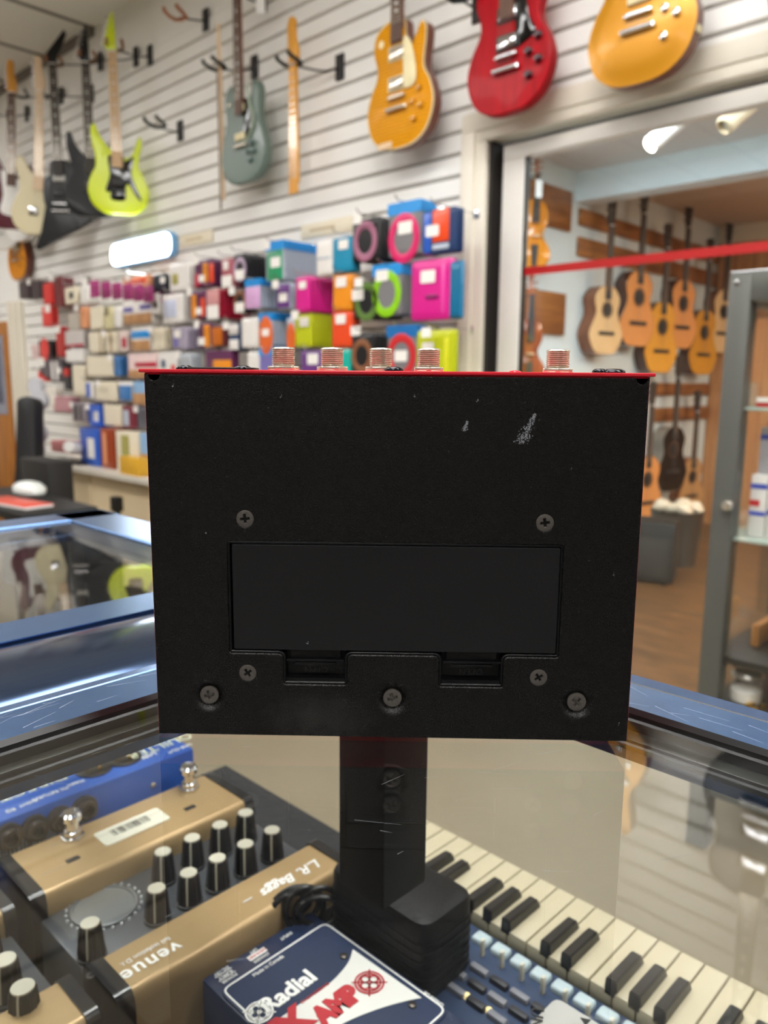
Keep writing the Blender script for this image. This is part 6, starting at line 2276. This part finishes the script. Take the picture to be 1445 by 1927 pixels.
# ------------------------------------------------------------------ grey showcase on the right
def build_showcase():
    Y0 = 1.88
    S = Y0 / 1.5
    FR = mat('showcase_grey', '5b5c57', .4, .2, var=.04, scale=6)
    A = at_y(1375, 516, Y0)
    x0, zt = A.x - .002, A.z
    depth, wd = .42 * S, .95 * S
    t = thing('showcase', 'tall grey metal showcase with glass doors beside the counter', 'showcase', (x0, Y0, FLOOR_Z))
    H = zt - FLOOR_Z
    pw = .040 * S
    for (a, b) in ((0, 0), (wd - pw, 0), (0, depth - pw), (wd - pw, depth - pw)):
        g = G(); g.box(a, a + pw, b, b + pw, 0, H - .0, 0, .003)
        g.obj('post', FR, t)
    zr = at_y(1370, 1488, Y0).z - FLOOR_Z
    for (za, zb_) in ((H - .050 * S, H), (zr - .03, zr)):
        g = G()
        g.box(pw, wd - pw, 0, pw, za, zb_, 0, .002); g.box(pw, wd - pw, depth - pw, depth, za, zb_, 0, .002)
        g.box(0, pw, pw, depth - pw, za, zb_, 0, .002); g.box(wd - pw, wd, pw, depth - pw, za, zb_, 0, .002)
        g.obj('cross_rail', FR, t)
    g = G(); g.box(0, wd, 0, depth, H, H + .006, 0, .003)
    g.obj('top_cap', mat('cap_steel', 'a9abad', .25, .8), t)
    g = G(); g.box(pw, wd - pw, .012, .016, zr, H - .05)
    d = g.obj('glass_door', PANEGLASS, t)
    kz = at_y(1372, 950, Y0).z - FLOOR_Z
    kx = at_y(1372, 950, Y0).x - x0
    g = G(); g.lathe([(.004, 0), (.005, .008), (.012, .010), (.0125, .016), (.010, .021), (.002, .023)], (kx, 0, kz), (0, -1, 0), 0, 24)
    g.obj('lock_knob', M_NICKEL, t)
    p = at_y(1387, 532, Y0)
    g = G(); g.lathe([(.006, 0), (.006, .002), (.003, .003)], (p.x - x0, 0, p.z - FLOOR_Z), (0, -1, 0), 0, 16)
    g.obj('screw', M_CHROME, t)
    for (yy, name) in ((.004, 'side_glass'),):
        g = G(); g.box(.006, .010, pw, depth - pw, zr, H - .05)
        g.obj('side_glass', PANEGLASS, t)
    # shelves
    zs = []
    for py in (766, 1016, 1246):
        z = at_y(1410, py, Y0 + .02).z - FLOOR_Z
        zs.append(z)
    for z in zs[:2]:
        g = G(); g.box(.012, wd - .012, .02, depth - .02, z - .008, z, 0, .001)
        g.obj('glass_shelf', mat('shelf_glass', 'aebfb4', .1, coat=.5), t)
    g = G(); g.box(.012, wd - .012, .02, depth - .02, zs[2] - .02, zs[2], 0, .002)
    g.obj('lower_shelf', M_BLACK, t)
    # goods, standing on the shelves
    def W3(x, y, z):
        return (x0 + x * S, Y0 + y * S, FLOOR_Z + z)
    zA, zB, zC = zs
    def carton(x, y, z, w, dp, h, m, label, stripes=(), cat='box'):
        q = thing('product_box', label, cat, W3(x, y, z))
        w, dp = w * S, dp * S
        g = G(); g.box(0, w, 0, dp, 0, h, 0, .002)
        g.obj('carton', m, q)
        for (mm_, a, b, c, e) in stripes:
            g = G(); g.box(a * w, b * w, -.001, 0, c * h, e * h)
            g.obj('printed_panel', mm_, q)
        return q
    STR = C('stripe_blue', '4a5cc0')
    carton(.055, .03, zA, .20, .05, .018 * S, C('strip_red', 'c62a26'), 'red and white striped carton lying on the topmost glass shelf', [(WHT, 0, 1, .5, 1)])
    carton(.085, .14, zA, .12, .10, .055 * S, WHT, 'white box at the back of the topmost glass shelf')
    carton(.05, .22, zA, .05, .08, .045 * S, CRE, 'small cream box beside the white box, topmost glass shelf')
    hb = at_y(1430, 895, Y0 + .05).z - FLOOR_Z - zB
    carton(.052, .05, zB, .03, .12, hb, WHT, 'narrow blue-banded white carton on the second glass shelf', [(STR, 0, 1, .78, .86), (STR, 0, 1, .35, .42), (C('print_red', 'cc2a30'), 0, .6, .5, .6)])
    q = carton(.084, .05, zB, .16, .12, hb, WHT, 'wide blue-banded white carton with a dark picture, second glass shelf', [(STR, 0, 1, .78, .86), (STR, 0, 1, .38, .46), (BK, .12, .9, .18, .40), (C('print_red', 'cc2a30'), .1, .3, .5, .62), (GRY, .12, .6, .64, .72)])
    h2 = at_y(1430, 800, Y0 + .07).z - FLOOR_Z - zB - hb
    carton(.10, .06, zB + hb, .14, .10, h2, WHT, 'white carton stacked on the wide blue-banded one', [(STR, 0, 1, .76, .86), (STR, 0, 1, .36, .46)])
    carton(.055, .07, zB + hb, .022, .08, h2 * .95, C('carton_grey', 'b9b7bd'), 'thin grey carton stacked on the narrow blue-banded one', [(STR, 0, 1, .75, .85)])
    q = thing('wooden_cylinder', 'tan wooden cylinder between the upper cartons of the showcase', 'cylinder', W3(.089, .10, zB + hb))
    g = G(); g.lathe([(.010, 0), (.011, .002), (.011, h2 * .9), (.009, h2 * .92)], (0, 0, 0), (0, 0, 1), 0, 20)
    g.obj('tube', ramp_wood('tan_wood', 'a8692f', 'c98d4c', (20, 20, 1), 3), q)
    # lower shelf: folded black leather, two white balls, glass jar
    q = thing('leather_case', 'black leather case with two white tags on the lower showcase shelf', 'case', W3(.10, .08, zC))
    g = G(); g.box(0, .28 * S, .0, .22 * S, 0, .05 * S, 0, .014, 3)
    g.obj('case', mat('black_leather', '1a1a1a', .5, bump=.5, bscale=250), q)
    for (dx, dy) in ((.02, .02), (.03, .05)):
        g = G(); g.lathe([(.001, -.011), (.008, -.008), (.011, 0), (.008, .008), (.001, .011)], (dx * S, dy * S, .05 * S + .010), (0, 0, 1), 0, 16)
        g.obj('white_tag', M_PAPER, q)
    g = G(); g.box(-.045 * S, -.03 * S, .02, .22 * S, 0, .045 * S, 0, .003)
    o = g.obj('wooden_strip', ramp_wood('tan_wood', 'a8692f', 'c98d4c', (20, 20, 1), 3))
    o.location = W3(.10, .10, zC)
    tag(o, 'tan wooden strip standing beside the black leather case', 'wooden strip')
    zD = at_y(1400, 1335, Y0 + .03).z - FLOOR_Z
    g = G(); g.box(.012, wd - .012, .02, depth - .02, zD - .012, zD, 0, .002)
    g.obj('bottom_shelf', M_BLACK, t)
    p = at_y(1398, 1312, Y0 + .06)
    q = thing('glass_jar', 'clip-top jar of white beads on the bottom showcase shelf', 'jar', (p.x, Y0 + .08, FLOOR_Z + zD))
    r = .030 * S
    hj = at_y(1398, 1270, Y0 + .08).z - FLOOR_Z - zD
    g = G(); g.lathe([(r * .9, 0), (r, .006), (r, hj * .8), (r * .85, hj * .95), (r * .85, hj)], (0, 0, 0), (0, 0, 1), 0, 28, True, False)
    g.obj('jar_glass', PANEGLASS, q)
    g = G(); g.lathe([(r * .85, .004), (r * .94, .008), (r * .94, hj * .5), (r * .5, hj * .58)], (0, 0, 0), (0, 0, 1), 0, 24)
    g.obj('beads', mat('beads_white', 'efece6', .5, bump=1.0, bscale=200), q)
    g = G(); g.lathe([(r * .95, hj), (r * 1.0, hj + .006), (r * .9, hj + .012), (r * .2, hj + .014)], (0, 0, 0), (0, 0, 1), 0, 28)
    g.obj('lid', mat('lid_steel', 'b8b8b4', .3, .7), q)
    q = thing('metal_trinkets', 'cluster of golden trinkets on the bottom showcase shelf', 'trinkets', (at_y(1437, 1320, Y0 + .05).x, Y0 + .05, FLOOR_Z + zD))
    rng = random.Random(9)
    for k in range(7):
        g = G(); rr = rng.uniform(.006, .010)
        g.lathe([(rr * .1, 0), (rr, rr * .4), (rr, rr * 1.2), (rr * .2, rr * 1.7)], (rng.uniform(-.035, .035), rng.uniform(-.02, .03), 0), (0, 0, 1), 0, 14)
        g.obj('trinket', M_GOLDPIN, q)


build_showcase()
